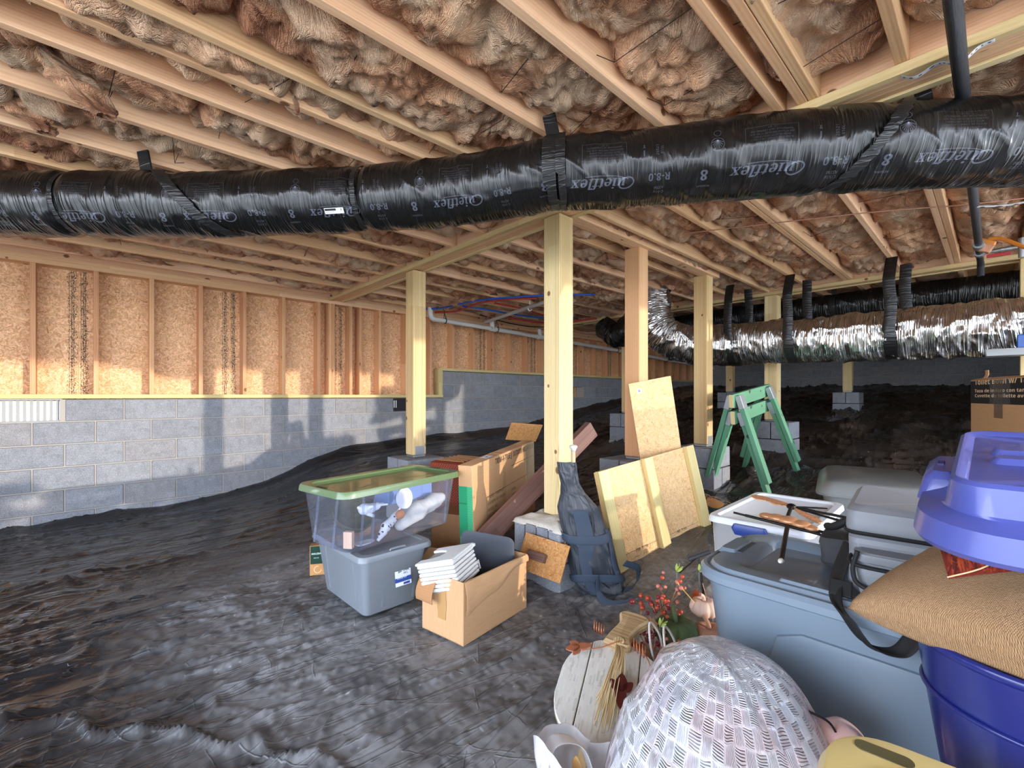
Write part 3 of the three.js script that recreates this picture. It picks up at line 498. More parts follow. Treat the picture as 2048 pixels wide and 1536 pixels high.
// ---------- pipes, wires and fittings under the joists ----------
{
  const o = thing('drain_pipe', 'white plastic drain pipe with an elbow running along the stud wall', 'pipe');
  const pts = [[3.64, 2.284, 5.42], [4.32, 2.268, 5.42], [5.9, 2.22, 5.42], [8.3, 2.15, 5.42], [10.5, 2.06, 5.42], [12.9, 1.97, 5.42]];
  part(o, 'pipe', merge(pts.slice(1).map((p, i) => bar(pts[i], p, 0.033, 14))), M.pvc);
  part(o, 'elbow', tube([[3.5, 2.62, 5.42], [3.5, 2.42, 5.42], [3.505, 2.34, 5.42], [3.55, 2.29, 5.42], [3.66, 2.283, 5.42]], 0.037, 30, 14), M.pvc);
  for (const [p, a] of [[pts[0], 3.75], [pts[1], 4.75], [pts[2], 6.0], [pts[3], 8.1], [pts[4], 10.2]]) { const y = interp(pts.map((q) => [q[0], q[1]]), a); part(o, 'pipe_hanger', merge([new THREE.TorusGeometry(0.037, 0.007, 6, 20).rotateY(Math.PI / 2).translate(a, y, -5.42), bar([a, y + 0.03, 5.45], [a + 0.02, 2.44, 5.46], 0.005), bar([a, y + 0.03, 5.39], [a - 0.06, 2.44, 5.38], 0.005)]), M.black); }
  for (const a of [4.66, 5.75]) { const y = interp(pts.map((q) => [q[0], q[1]]), a); part(o, 'branch_fitting', merge([bar([a - 0.06, y, 5.42], [a + 0.06, y, 5.42], 0.042, 14), bar([a, y, 5.42], [a - 0.07, y + 0.14, 5.38], 0.036, 14)]), M.pvc); }
}
{
  const o = thing('drain_pipe', 'greyish white plastic pipe slanting out from the wall drain past the nearest post', 'pipe');
  part(o, 'pipe', bar([4.5, 2.345, 5.42], [4.06, 2.36, 3.6], 0.026, 14), MS({ color: 0xb9b2aa, roughness: 0.45 }));
  part(o, 'pipe_hook', merge([bar([4.2, 2.33, 4.15], [4.2, 2.44, 4.15], 0.008), tube([[4.18, 2.36, 4.15], [4.17, 2.325, 4.15], [4.2, 2.31, 4.15], [4.24, 2.33, 4.15]], 0.009, 16, 6)]), M.pvc);
}
{
  const red = MS({ color: 0xb5342c, roughness: 0.4 }), blue = MS({ color: 0x1f58b8, roughness: 0.4 });
  const L = [[blue, [[3.35, 2.425, 5.6], [3.55, 2.415, 5.3], [3.6, 2.42, 4.9], [3.65, 2.42, 4.45], [3.8, 2.415, 4.1], [4.04, 2.42, 3.73], [4.43, 2.415, 3.28]], 'blue plastic water line arching from the wall to the nearest post'],
    [blue, [[3.72, 2.42, 4.96], [4.11, 2.4, 4.84], [4.69, 2.4, 4.84], [5.16, 2.41, 4.76], [5.57, 2.42, 4.5]], 'bright blue plastic water line lying across the joists above the pale pipe'],
    [red, [[3.7, 2.42, 5.6], [3.81, 2.4, 5.2], [3.72, 2.41, 4.6], [3.85, 2.42, 4.24], [4.05, 2.41, 3.9]], 'red plastic water line curling from the pipe elbow'],
    [red, [[3.9, 2.42, 4.5], [4.45, 2.41, 4.49], [5.01, 2.41, 4.62], [5.7, 2.42, 4.55]], 'red plastic water line stretched behind the nearest post'],
    [M.black, [[4.3, 2.42, 5.3], [4.9, 2.36, 5.3], [5.5, 2.35, 5.2], [6.1, 2.41, 4.7]], 'black cable sagging over the white drain pipe'],
    [red, [[4.75, 2.42, 5.2], [5.1, 2.38, 5.05], [5.6, 2.39, 4.9], [5.85, 2.42, 4.3]], 'thin red water line above the white drain pipe']];
  for (const [m, p, l] of L) solo('water_line', tube(p, m === M.black ? 0.008 : 0.0125, 60, 8), m, l, 'pipe');
}
{
  const o = thing('gas_pipe', 'long dark steel pipe running under the joists at the right', 'pipe');
  const st = MS({ color: 0x3a3a3e, metalness: 0.7, roughness: 0.45, bumpMap: blockBump, bumpScale: 0.001 });
  part(o, 'pipe', merge([bar([-0.5, 2.375, 0.085], [5.66, 2.345, 0.085], 0.0225, 16), bar([5.66, 2.36, 0.085], [5.66, 2.24, 0.085], 0.024, 14)]), st);
  for (const [p, q] of [[4.9, 5.0], [5.2, 5.26]]) part(o, 'coupling', bar([p, 2.347, 0.085], [q, 2.347, 0.085], 0.033, 12), M.galv);
  part(o, 'branch', merge([bar([5.22, 2.345, 0.085], [5.22, 2.345, -0.12], 0.014, 12), bar([5.22, 2.41, -0.14], [5.22, 2.26, -0.14], 0.019, 12), bar([5.22, 2.345, -0.03], [5.22, 2.345, -0.09], 0.02, 8)]), M.galv);
  part(o, 'valve_handle', cbox(0.014, 0.024, 0.13, 0.004), MS({ color: 0xb02a30, roughness: 0.4 }), [5.2, 2.305, -0.02]);
}
{
  const m = MS({ color: 0xdedede, roughness: 0.5, map: canvas(512, 32, (x, w, h) => { x.fillStyle = '#e6e6e4'; x.fillRect(0, 0, w, h); x.fillStyle = '#39342e'; for (let k = 0; k < 14; k++) { x.beginPath(); x.ellipse(18 + k * 36, 16, k % 2 ? 9 : 6, 6, 0, 0, 7); x.fill(); } }) });
  solo('hanger_strap', thicken(sheet((u, v) => { const P = new THREE.CatmullRomCurve3([V(2.22, 2.395, 0.24), V(2.215, 2.37, 0.2), V(2.21, 2.385, 0.14), V(2.21, 2.375, 0.115), V(2.21, 2.345, 0.085), V(2.21, 2.37, 0.06), V(2.215, 2.39, 0.035), V(2.22, 2.395, 0.0)]).getPoint(u); return [P.x + (v - 0.5) * 0.02, P.y, -P.z]; }, 50, 2), 0.0015), m, 'white perforated metal strap looped under the dark steel pipe', 'strap');
  solo('hanger_wire', tube([[3.9, 2.34, 0.085], [3.95, 2.32, -0.1], [4.0, 2.36, -0.5], [4.05, 2.42, -0.9]], 0.006, 20, 6), m, 'white cord tied round the dark steel pipe past the black duct', 'cord');
  solo('cable', tube([[3.3, 2.43, 1.6], [3.5, 2.4, 1.0], [3.8, 2.41, 0.5], [4.0, 2.39, 0.1], [4.2, 2.4, -0.3], [4.3, 2.43, -0.8]], 0.004, 40, 6), MS({ color: 0xb07a62, roughness: 0.5 }), 'thin brown cable drooping across the bays at the right', 'cable');
}
{
  const o = thing('hand_broom', 'orange handled scrub brush hung beside the steel pipe at the right edge', 'brush');
  const or = MS({ color: 0xe08a34, roughness: 0.45 });
  part(o, 'handle', tube([[5.0, 2.39, 0.03], [4.98, 2.375, -0.03], [4.9, 2.27, -0.14], [4.82, 2.18, -0.24]], 0.014, 24, 10), or);
  part(o, 'head', cbox(0.05, 0.035, 0.11, 0.01), or, [5.01, 2.375, 0.045], [0.5, 0, 0]);
  part(o, 'bristles', cbox(0.045, 0.06, 0.1, 0.006), MS({ color: 0xd99b78, roughness: 0.95, bumpMap: blockBump, bumpScale: 0.004 }), [5.005, 2.335, 0.06], [0.5, 0, 0]);
}
// ---------- foundation vents: openings with a louvred frame, daylight beyond ----------
{
  const al = MS({ color: 0x8d8d8b, roughness: 0.5 });
  const o = thing('foundation_vent', 'bright louvred vent with daylight behind it, at the left edge of the block wall', 'vent');
  part(o, 'vent_frame', merge([[-0.385, LOW - 0.008, 0.42, 0.012], [-0.385, LOW - 0.2, 0.42, 0.014], [-0.59, LOW - 0.104, 0.012, 0.19], [-0.186, LOW - 0.104, 0.012, 0.19]].map(([a, y, w, h]) => shift(new THREE.BoxGeometry(w, h, 0.07), a, y, WB + 0.045))), al);
  for (let k = 0; k < 10; k++) part(o, 'louvre', cbox(0.024, 0.18, 0.003, 0.001), al, [-0.57 + k * 0.0405, LOW - 0.104, WB + 0.04], [0, 0.25, 0]);
  const d = thing('foundation_vent', 'dark open vent with two white slots left of the green lidded tote post', 'vent');
  part(d, 'vent_box', cbox(0.3, 0.18, 0.006, 0.002), M.black, [3.24, LOW - 0.1, WB - 0.004]);
  for (const a of [3.1, 3.13]) part(d, 'slot', cbox(0.012, 0.1, 0.006, 0.001), M.pvc, [a, LOW - 0.09, WB - 0.009]);
  const e = thing('foundation_vent', 'small dark vent hole high in the stepped up block wall', 'vent');
  part(e, 'vent_box', cbox(0.34, 0.19, 0.02, 0.002), M.black, [7.1, LOW + 0.3, WB + 0.05]);
}
// ---------- spring wires that hold the wool up ----------
{
  const L = [[0.12, 1, 0], [0.75, 2, 0], [1.35, 3, 0], [0.45, 4, 0], [1.2, 5, 0], [0.25, 6, 0], [0.9, 6, 0], [1.6, 6, 0], [0.35, 7, 0], [1.05, 7, 0], [0.05, 7.3, 0], [0.62, 8, 0], [1.25, 8, 0], [0.72, 9, 0], [1.3, 9, 0], [1.15, 10, 0], [1.6, 10, 0], [1.45, 11, 0], [1.85, 11, 0], [1.98, 12, 0], [1.6, 12, 0], [3.0, 6, 1], [3.9, 7, 1], [3.2, 8, 1], [4.4, 9, 1], [3.4, 10, 1], [4.1, 11, 1], [3.6, 12, 1], [4.6, 12, 1], [5.4, 11, 1]];
  const r = rng(31), seen = {}, NTH = ['first', 'second', 'third', 'fourth'];
  L.sort((p, q) => p[2] - q[2] || Math.floor(p[1]) - Math.floor(q[1]) || p[0] - q[0]);
  for (const [a, k0, s] of L) {
    const k = Math.floor(k0), lo = joistB[k + 1] + 0.002, hi = joistB[k] - 0.041, sk = (r() - 0.5) * 0.25, dip = JY - 0.005 + r() * 0.02, x = a + r() * 0.05, m = lerp(lo, hi, r() < 0.5 ? 0.12 : 0.85);
    solo('support_wire', merge([bar([x, JY + 0.06, lo], [x + sk * 0.5, dip, m], 0.0016, 5), bar([x + sk * 0.5, dip, m], [x + sk, JY + 0.05, hi], 0.0016, 5), bar([x + sk * 0.5, dip, m], [x + sk * 0.5 + 0.02, JY + 0.08, m + 0.01], 0.0012, 5)]), M.wire, `${NTH[(seen[`${k}_${s}`] = (seen[`${k}_${s}`] ?? -1) + 1)]} thin black wire from the left under ${ORD[k]} wool bay, ${s ? 'past' : 'before'} nearest girder`, 'wire', 'support wires under the wool');
  }
}
// ---------- torn hanging pieces of wool ----------
function wad(l, pts, w, seed) {
  const c = new THREE.CatmullRomCurve3(pts.map((p) => V(...p)));
  const g = sheet((u, v) => { const P = c.getPoint(v), ph = u * Math.PI * 2, R = w * (0.45 + 0.9 * Math.sin(Math.PI * clamp(v * 0.8 + 0.1))) * (1 + 0.45 * n2(Math.cos(ph) * 2 + seed, Math.sin(ph) * 2 + v * 5) + 0.25 * n2(ph * 5, v * 12 + seed)); return [P.x + Math.cos(ph) * R, P.y + 0.3 * R * n2(v * 9, seed), -P.z + Math.sin(ph) * R * 0.7]; }, 40, 40, [0.4, 0.4]);
  solo('insulation_scrap', g, M.wool, l, 'insulation');
}
wad('torn pink wool hanging over a joist near the left edge, the longer one', [[-0.12, 2.52, 2.48], [-0.06, 2.47, 2.5], [0.0, 2.42, 2.53], [0.06, 2.37, 2.56]], 0.045, 4);
wad('torn pink wool tuft hanging lower left near the printed duct', [[-0.26, 2.53, 2.92], [-0.2, 2.46, 2.95], [-0.15, 2.4, 2.97]], 0.045, 8);
wad('wispy pale wool strand dangling under the double joist', [[0.62, 2.44, 1.98], [0.63, 2.41, 1.985], [0.635, 2.37, 1.985]], 0.007, 12);
wad('loose wool tuft bulging beside the stud wall top plate', [[0.2, 2.52, 5.3], [0.35, 2.45, 5.3], [0.55, 2.43, 5.3]], 0.05, 15);
wad('loose wool wad drooping behind the second post', [[3.3, 2.53, 4.1], [3.4, 2.44, 4.05], [3.5, 2.4, 4.05]], 0.07, 21);
// ---------- generators for storage things ----------
// rings of rounded rectangles {L, W, r, y, [ox, oz]} lofted into one skin
function rring(L, W, r, n = 6) { const o = []; r = Math.max(0.0005, Math.min(r, L / 2 - 1e-4, W / 2 - 1e-4)); for (const [sx, sz, a0] of [[1, 1, 0], [-1, 1, 1], [-1, -1, 2], [1, -1, 3]]) for (let k = 0; k <= n; k++) { const a = (a0 + k / n) * Math.PI / 2; o.push([sx * (L / 2 - r) + Math.cos(a) * r, sz * (W / 2 - r) + Math.sin(a) * r]); } return o; }
function loft(rings, { cap0 = true, cap1 = true, n = 6, crease = 0.6 } = {}) {
  const P = [], I = [], U = []; let m = 0;
  rings.forEach((q, i) => { const o = rring(q.L, q.W, q.r, n); m = o.length; let per = 0; o.forEach(([x, z], k) => { if (k) per += Math.hypot(x - o[k - 1][0], z - o[k - 1][1]); P.push(x + (q.ox ?? 0), q.y, z + (q.oz ?? 0)); U.push(per, q.y + i * 0.001); }); });
  for (let i = 0; i + 1 < rings.length; i++) for (let k = 0; k < m; k++) { const a = i * m + k, b = i * m + (k + 1) % m, c = a + m, d = b + m; I.push(a, c, b, b, c, d); }
  const cap = (i, up) => { const q = rings[i], c = P.length / 3; P.push(q.ox ?? 0, q.y, q.oz ?? 0); U.push(0, 0); for (let k = 0; k < m; k++) { const a = i * m + k, b = i * m + (k + 1) % m; up ? I.push(c, b, a) : I.push(c, a, b); } };
  if (cap0) cap(0, false); if (cap1) cap(rings.length - 1, true);
  const g = new THREE.BufferGeometry(); g.setAttribute('position', new THREE.Float32BufferAttribute(P, 3)); g.setAttribute('uv', new THREE.Float32BufferAttribute(U, 2)); g.setIndex(I);
  return toCreasedNormals(g, crease);
}
// open tub: outer skin, rolled rim, inner skin
function tubGeo(Lt, Wt, Lb, Wb, h, r, t = 0.004, rim = 0.012) {
  return loft([{ L: Lb - 0.03, W: Wb - 0.03, r: r * 0.7, y: 0 }, { L: Lb, W: Wb, r, y: 0.012 }, { L: Lt, W: Wt, r: r * 1.15, y: h - 0.02 }, { L: Lt + rim * 2, W: Wt + rim * 2, r: r * 1.3, y: h - 0.018 }, { L: Lt + rim * 2, W: Wt + rim * 2, r: r * 1.3, y: h }, { L: Lt - t * 2, W: Wt - t * 2, r: r * 1.1, y: h }, { L: Lb - t * 2, W: Wb - t * 2, r, y: t + 0.01 }]);
}
function lidGeo(L, W, r, { skirt = 0.03, top = 0.012, inset = 0.045, dish = -0.008, y = 0 } = {}) {
  return loft([{ L: L - 0.012, W: W - 0.012, r: r * 0.95, y: y + 0.002 }, { L, W, r, y }, { L: L - 0.004, W: W - 0.004, r, y: y + skirt * 0.6 }, { L: L - 0.014, W: W - 0.014, r, y: y + skirt }, { L: L - inset, W: W - inset, r: r * 0.8, y: y + skirt }, { L: L - inset - 0.012, W: W - inset - 0.012, r: r * 0.75, y: y + skirt + top }, { L: L - inset - 0.04, W: W - inset - 0.04, r: r * 0.6, y: y + skirt + top }, { L: L - inset - 0.055, W: W - inset - 0.055, r: r * 0.55, y: y + skirt + top + dish }]);
}
const cardTex = (seed, base = [196, 152, 108]) => canvas(512, 512, (x, w, h) => { const r = rng(seed); x.fillStyle = `rgb(${base})`; x.fillRect(0, 0, w, h); for (let k = 0; k < 5000; k++) { x.fillStyle = `rgba(${r() < 0.5 ? '90,60,30' : '240,210,170'},${r() * 0.06})`; x.fillRect(r() * w, r() * h, 1 + r() * 30, 1 + r() * 2); } for (let k = 0; k < 120; k++) { x.fillStyle = 'rgba(90,58,30,0.05)'; x.fillRect(0, k * h / 120, w, 2); } });
M.card = MS({ map: cardTex(3), roughness: 0.9 });
M.cardDark = MS({ map: cardTex(4, [170, 122, 80]), roughness: 0.9 });
M.tape = MP({ color: 0xb58a58, roughness: 0.25, clearcoat: 0.4 });
// a printed flat face just proud of a box side: w x h, facing +z of its own axes
function decal(parent, name, w, h, draw, pos, rot, px = 900, mat = {}) {
  const g = new THREE.PlaneGeometry(w, h), k = px / Math.max(w, h), m = MS({ roughness: 0.85, map: canvas(Math.round(w * k), Math.round(h * k), (x, W2, H2) => { x.scale(k, k); draw(x, w, h); }), ...mat });
  const o = part(parent, name, g, m); o.position.set(...pos); if (rot) o.rotation.set(...rot); return o;
}
// smooth union of tapered capsules [[x,y,z,r],[x,y,z,r]] meshed on a grid
function blob(bones, { cell = 0.006, k = 0.015, bump = 0, seed = 1 } = {}) {
  let lo = [9, 9, 9], hi = [-9, -9, -9]; for (const [p, q] of bones) for (const s of [p, q]) for (let c = 0; c < 3; c++) { lo[c] = Math.min(lo[c], s[c] - s[3] - 2 * cell - k); hi[c] = Math.max(hi[c], s[c] + s[3] + 2 * cell + k); }
  const half = Math.max(hi[0] - lo[0], hi[1] - lo[1], hi[2] - lo[2]) / 2, cen = lo.map((v, c) => (v + hi[c]) / 2), res = Math.min(110, Math.ceil(2 * half / cell) + 4);
  const mc = new MarchingCubes(res, new THREE.MeshStandardMaterial(), false, false, 300000); mc.isolation = 0; const hs = res / 2;
  for (let z = 0; z < res; z++) for (let y = 0; y < res; y++) for (let x = 0; x < res; x++) {
    const X = (x - hs) / hs * half + cen[0], Y = (y - hs) / hs * half + cen[1], Z = (z - hs) / hs * half + cen[2]; let s = 0;
    for (const [p, q] of bones) { const dx = q[0] - p[0], dy = q[1] - p[1], dz = q[2] - p[2], l2 = dx * dx + dy * dy + dz * dz || 1e-9, t = clamp(((X - p[0]) * dx + (Y - p[1]) * dy + (Z - p[2]) * dz) / l2), d = Math.hypot(X - p[0] - t * dx, Y - p[1] - t * dy, Z - p[2] - t * dz) - lerp(p[3], q[3], t); s += Math.exp(-d / k * 2); }
    mc.field[x + y * res + z * res * res] = Math.log(Math.max(s, 1e-30)) * k / 2 + (bump ? bump * fbm(X * 18 + seed, Y * 18 + Z * 13, 3) : 0);
  }
  mc.update(); const n = mc.count, P = mc.positionArray.slice(0, n * 3);
  for (let i = 0; i < n; i++) for (let c = 0; c < 3; c++) P[i * 3 + c] = P[i * 3 + c] * half + cen[c];
  let g = new THREE.BufferGeometry(); g.setAttribute('position', new THREE.BufferAttribute(P, 3)); g = mergeVertices(g, 1e-5); g.computeVertexNormals();
  g.setAttribute('uv', new THREE.BufferAttribute(new Float32Array(g.attributes.position.count * 2).map((_, i) => g.attributes.position.array[(i >> 1) * 3 + (i & 1)]), 2)); return g;
}
// flat shape cut from sheet stock: outline points [x, y], thickness along z, bevelled
function plate(pts, t, bevel = 0.001, curved = true) {
  const s = new THREE.Shape(); if (curved) { s.moveTo(...pts[0]); s.splineThru(pts.slice(1).concat([pts[0]]).map((p) => new THREE.Vector2(...p))); } else s.setFromPoints(pts.map((p) => new THREE.Vector2(...p)));
  return new THREE.ExtrudeGeometry(s, { depth: t, bevelEnabled: true, bevelThickness: bevel, bevelSize: bevel, bevelSegments: 1, curveSegments: 10 }).translate(0, 0, -t / 2);
}
// place a thing by three directions: origin, x axis to, y axis to (points in a, y, b)
function frame(o, org, xTo, yTo) {
  const X = V(...xTo).sub(V(...org)).normalize(), Y0 = V(...yTo).sub(V(...org)), Z = X.clone().cross(Y0).normalize(), Y = Z.clone().cross(X);
  o.quaternion.setFromRotationMatrix(new THREE.Matrix4().makeBasis(X, Y, Z)); o.position.copy(V(...org)); return o;
}
// ---------- stack of two totes ----------
const gy = (a, b) => ground(a, b);
M.toteGrey = MP({ color: 0x767b80, roughness: 0.42, clearcoat: 0.15 });
M.toteGreen = MP({ color: 0x586d47, roughness: 0.38, clearcoat: 0.3 });
M.clear = MP({ color: 0xe2e6f2, roughness: 0.06, transmission: 0.94, thickness: 0, ior: 1.45 });
M.milky = MP({ color: 0xe6e8ea, roughness: 0.25, transmission: 0.75, thickness: 0, ior: 1.4 });
{
  const o = thing('storage_tote', 'grey lidded tote with blue and white sticker, under the green lidded clear tote', 'storage tote', [1.235, 0.005, 2.57], 0.02);
  part(o, 'body', tubGeo(0.4, 0.63, 0.325, 0.53, 0.335, 0.035), M.toteGrey);
  part(o, 'lid', lidGeo(0.455, 0.69, 0.05, { y: 0.325, skirt: 0.028, inset: 0.08, top: -0.006, dish: -0.002 }), M.toteGrey);
  for (const s of [-1, 1]) part(o, 'lid_handle', tube([[s * 0.045, 0.352, -0.32], [s * 0.04, 0.362, -0.325], [-s * 0.04, 0.362, -0.325], [-s * 0.045, 0.352, -0.32]].map(([a, y, b]) => [a, y, b * s]), 0.007, 16, 6), M.toteGrey);
  for (const z of [0.285]) for (const x of [-0.06, 0.13]) part(o, 'rib', cbox(0.02, 0.27, 0.01, 0.004), M.toteGrey, [x, 0.165, -z], [0.15, 0, 0]);
  for (const x of [-0.1, 0.1]) part(o, 'rib', cbox(0.008, 0.26, 0.02, 0.003), M.toteGrey, [-0.181, 0.165, x * 1.8], [0, 0, 0.112]);
  decal(o, 'sticker', 0.1, 0.15, (x, w, h) => { x.fillStyle = '#e9edf3'; x.fillRect(0, 0, w, h); x.fillStyle = '#2a4d9b'; x.fillRect(0, 0, w, 0.012); x.fillRect(0, 0.105, w, 0.024); x.fillStyle = '#8b8f97'; x.beginPath(); x.moveTo(0.014, 0.03); x.lineTo(0.05, 0.026); x.lineTo(0.044, 0.075); x.lineTo(0.022, 0.08); x.fill(); x.fillStyle = '#b5402f'; x.fillRect(0.02, 0.022, 0.026, 0.01); x.fillStyle = '#5c636e'; x.fillRect(0.06, 0.02, 0.028, 0.05); x.fillStyle = '#20252d'; x.font = 'bold 0.014px sans-serif'; x.fillText('18 GAL', 0.048, 0.088); x.fillText('68 L', 0.054, 0.102); x.font = '0.009px sans-serif'; x.fillStyle = '#fff'; x.fillText('STORAGE TOTE', 0.012, 0.12); x.fillStyle = '#2a4d9b'; x.fillRect(0.05, 0.134, 0.04, 0.012); }, [0.045, 0.21, 0.3], [-0.135, 0, 0]);
}
{
  const o = thing('clear_tote', 'large clear tote with an olive green lid, full of rabbits and ornaments', 'storage tote', [1.32, 0.368, 2.545], 0.18);
  part(o, 'body', loft([{ L: 0.72, W: 0.34, r: 0.05, y: 0 }, { L: 0.755, W: 0.37, r: 0.055, y: 0.012 }, { L: 0.83, W: 0.43, r: 0.06, y: 0.315 }, { L: 0.85, W: 0.45, r: 0.065, y: 0.318 }], { cap1: false }), M.clear);
  for (const [x, z] of [[-0.3, 0.2], [-0.23, 0.2], [0.32, 0.2], [-0.39, 0.09], [-0.39, -0.09]]) part(o, 'rib', cbox(0.012, 0.28, 0.012, 0.004), M.clear, [x, 0.165, -z], [z > 0.15 ? 0.09 : 0, 0, z < 0.15 ? -0.11 : 0]);
  part(o, 'lid', lidGeo(0.885, 0.485, 0.075, { y: 0.305, skirt: 0.035, inset: 0.1, top: -0.012, dish: -0.006 }), M.toteGreen);
  for (const s of [-1, 1]) part(o, 'handle_slot', cbox(0.016, 0.004, 0.09, 0.002), M.black, [s * 0.415, 0.34, 0]);
  decal(o, 'handwriting', 0.2, 0.09, (x, w, h) => { x.clearRect(0, 0, w, h); x.fillStyle = '#4a4a22'; x.font = 'italic 0.05px serif'; x.fillText('Easter', 0.03, 0.06); }, [0.08, 0.3275, 0.02], [-Math.PI / 2, 0, 0.05], 512, { transparent: true });
  // what is inside, on the floor of the tote
  const inT = (name, geo, mat, label, cat, p, rot) => { const m = solo(name, geo, mat, label, cat); const q = new THREE.Vector3(p[0], p[1], -p[2]).applyAxisAngle(new THREE.Vector3(0, 1, 0), 0.18).add(o.position); m.position.copy(q); m.rotation.set(rot?.[0] ?? 0, 0.18 + (rot?.[1] ?? 0), rot?.[2] ?? 0, 'YXZ'); return m; };
  const china = MP({ color: 0xf2efe9, roughness: 0.3, clearcoat: 0.5 }), chinaSpot = MP({ roughness: 0.35, clearcoat: 0.4, map: canvas(256, 256, (x, w, h) => { const r = rng(6); x.fillStyle = '#eeeae2'; x.fillRect(0, 0, w, h); x.fillStyle = '#2e2b29'; for (let k = 0; k < 26; k++) { x.beginPath(); x.ellipse(r() * w, r() * h, 6 + r() * 16, 5 + r() * 10, r() * 3, 0, 7); x.fill(); } }, { rep: [7, 7] }) });
  const bowl = new THREE.LatheGeometry([[0, 0], [0.06, 0], [0.085, 0.02], [0.105, 0.06], [0.118, 0.068], [0.12, 0.06], [0.1, 0.012], [0, 0.006]].map((p) => new THREE.Vector2(...p)), 36);
  inT('wicker_bowl', bowl, MS({ color: 0x8d8468, roughness: 0.85, map: canvas(256, 64, (x, w, h) => { const r = rng(3); x.fillStyle = '#a09874'; x.fillRect(0, 0, w, h); for (let k = 0; k < 500; k++) { x.fillStyle = `rgba(50,48,36,${r() * 0.5})`; x.fillRect(r() * w, r() * h, 14, 2); } }, { rep: [6, 3] }) }), 'straw coloured bowl holding a white rabbit inside the clear tote', 'bowl', [-0.19, 0.10, 0.06], [0.62, 0, 0.1]);
  const rabbit = blob([[[0, 0, 0, 0.032], [0.05, 0.004, 0, 0.026]], [[0.05, 0.004, 0, 0.022], [0.082, 0.012, 0, 0.022]], [[0.088, 0.022, 0.006, 0.008], [0.135, 0.03, 0.022, 0.006]], [[0.088, 0.022, -0.006, 0.008], [0.138, 0.016, -0.018, 0.006]], [[0.02, -0.02, 0.022, 0.011], [0.05, -0.03, 0.03, 0.009]], [[0.01, -0.02, -0.02, 0.012], [0.03, -0.034, -0.024, 0.009]], [[-0.028, 0.008, 0, 0.014], [-0.036, 0.012, 0, 0.01]], [[0.02, 0.02, 0.02, 0.012], [0.03, 0.03, 0.03, 0.008]]], { cell: 0.003, k: 0.006 });
  inT('rabbit_figurine', rabbit, china, 'white china rabbit lying on the straw bowl inside the clear tote', 'figurine', [-0.2, 0.19, -0.07], [0.3, -0.05, -0.12]);
  inT('rabbit_figurine', blob([[[0, 0, 0, 0.03], [0.06, 0.02, 0, 0.022]], [[0.075, 0.03, 0, 0.022], [0.09, 0.035, 0, 0.02]], [[-0.06, -0.016, 0.01, 0.014], [0, 0, 0, 0.024]], [[0.09, 0.05, 0.008, 0.008], [0.125, 0.075, 0.012, 0.006]], [[-0.03, -0.02, 0.02, 0.012], [-0.09, -0.032, 0.024, 0.01]]], { cell: 0.0035, k: 0.007 }), chinaSpot, 'white china animal with black spots, low inside the clear tote', 'figurine', [-0.07, 0.065, -0.1], [0, 0.1, 0.2]);
  inT('round_ornament', new THREE.CylinderGeometry(0.062, 0.062, 0.012, 40), china, 'blank white round disc upright inside the clear tote', 'ornament', [0.02, 0.225, -0.155], [Math.PI / 2 - 0.15, 0.1, 0]);
  inT('felt_ball', new THREE.SphereGeometry(0.027, 20, 14), MS({ color: 0xc97f4f, roughness: 0.9 }), 'orange ball inside the clear tote', 'ball', [0.0, 0.13, -0.14]);
  inT('felt_ball', new THREE.SphereGeometry(0.024, 20, 14), MS({ color: 0x9fc4b4, roughness: 0.8 }), 'pale mint ball inside the clear tote', 'ball', [0.1, 0.205, -0.08]);
  inT('cloth_bundle', blob([[[-0.15, -0.03, 0, 0.03], [-0.02, 0.01, 0, 0.055]], [[-0.02, 0.01, 0, 0.055], [0.14, 0.035, 0, 0.045]], [[0.14, 0.04, 0, 0.04], [0.18, 0.05, 0.02, 0.03]]], { cell: 0.005, k: 0.01, bump: 0.012 }), MS({ color: 0xdcd4c4, roughness: 0.9 }), 'cream cloth bundle at the right inside the clear tote', 'cloth', [0.19, 0.095, -0.09], [0, 0, 0.1]);
  inT('storage_box', cbox(0.36, 0.1, 0.14, 0.006), MP({ color: 0x8098c4, roughness: 0.4 }), 'blue box along the back right inside the clear tote', 'box', [0.2, 0.21, 0.06]);
  inT('wood_strip', cbox(0.4, 0.014, 0.03, 0.003), M.joist[0], 'thin wood strip on the blue box inside the clear tote', 'wood', [0.2, 0.268, -0.03], [0, 0, 0.03]);
  inT('wood_block', cbox(0.03, 0.09, 0.05, 0.003), M.joist[1], 'small wood block standing in the near corner inside the clear tote', 'wood', [-0.33, 0.06, -0.12], [0, 0.5, 0]);
  inT('white_dish', loft([{ L: 0.1, W: 0.05, r: 0.02, y: 0 }, { L: 0.12, W: 0.06, r: 0.025, y: 0.008 }]), china, 'small white dish on the bottom of the clear tote', 'dish', [-0.24, 0.018, -0.13]);
}
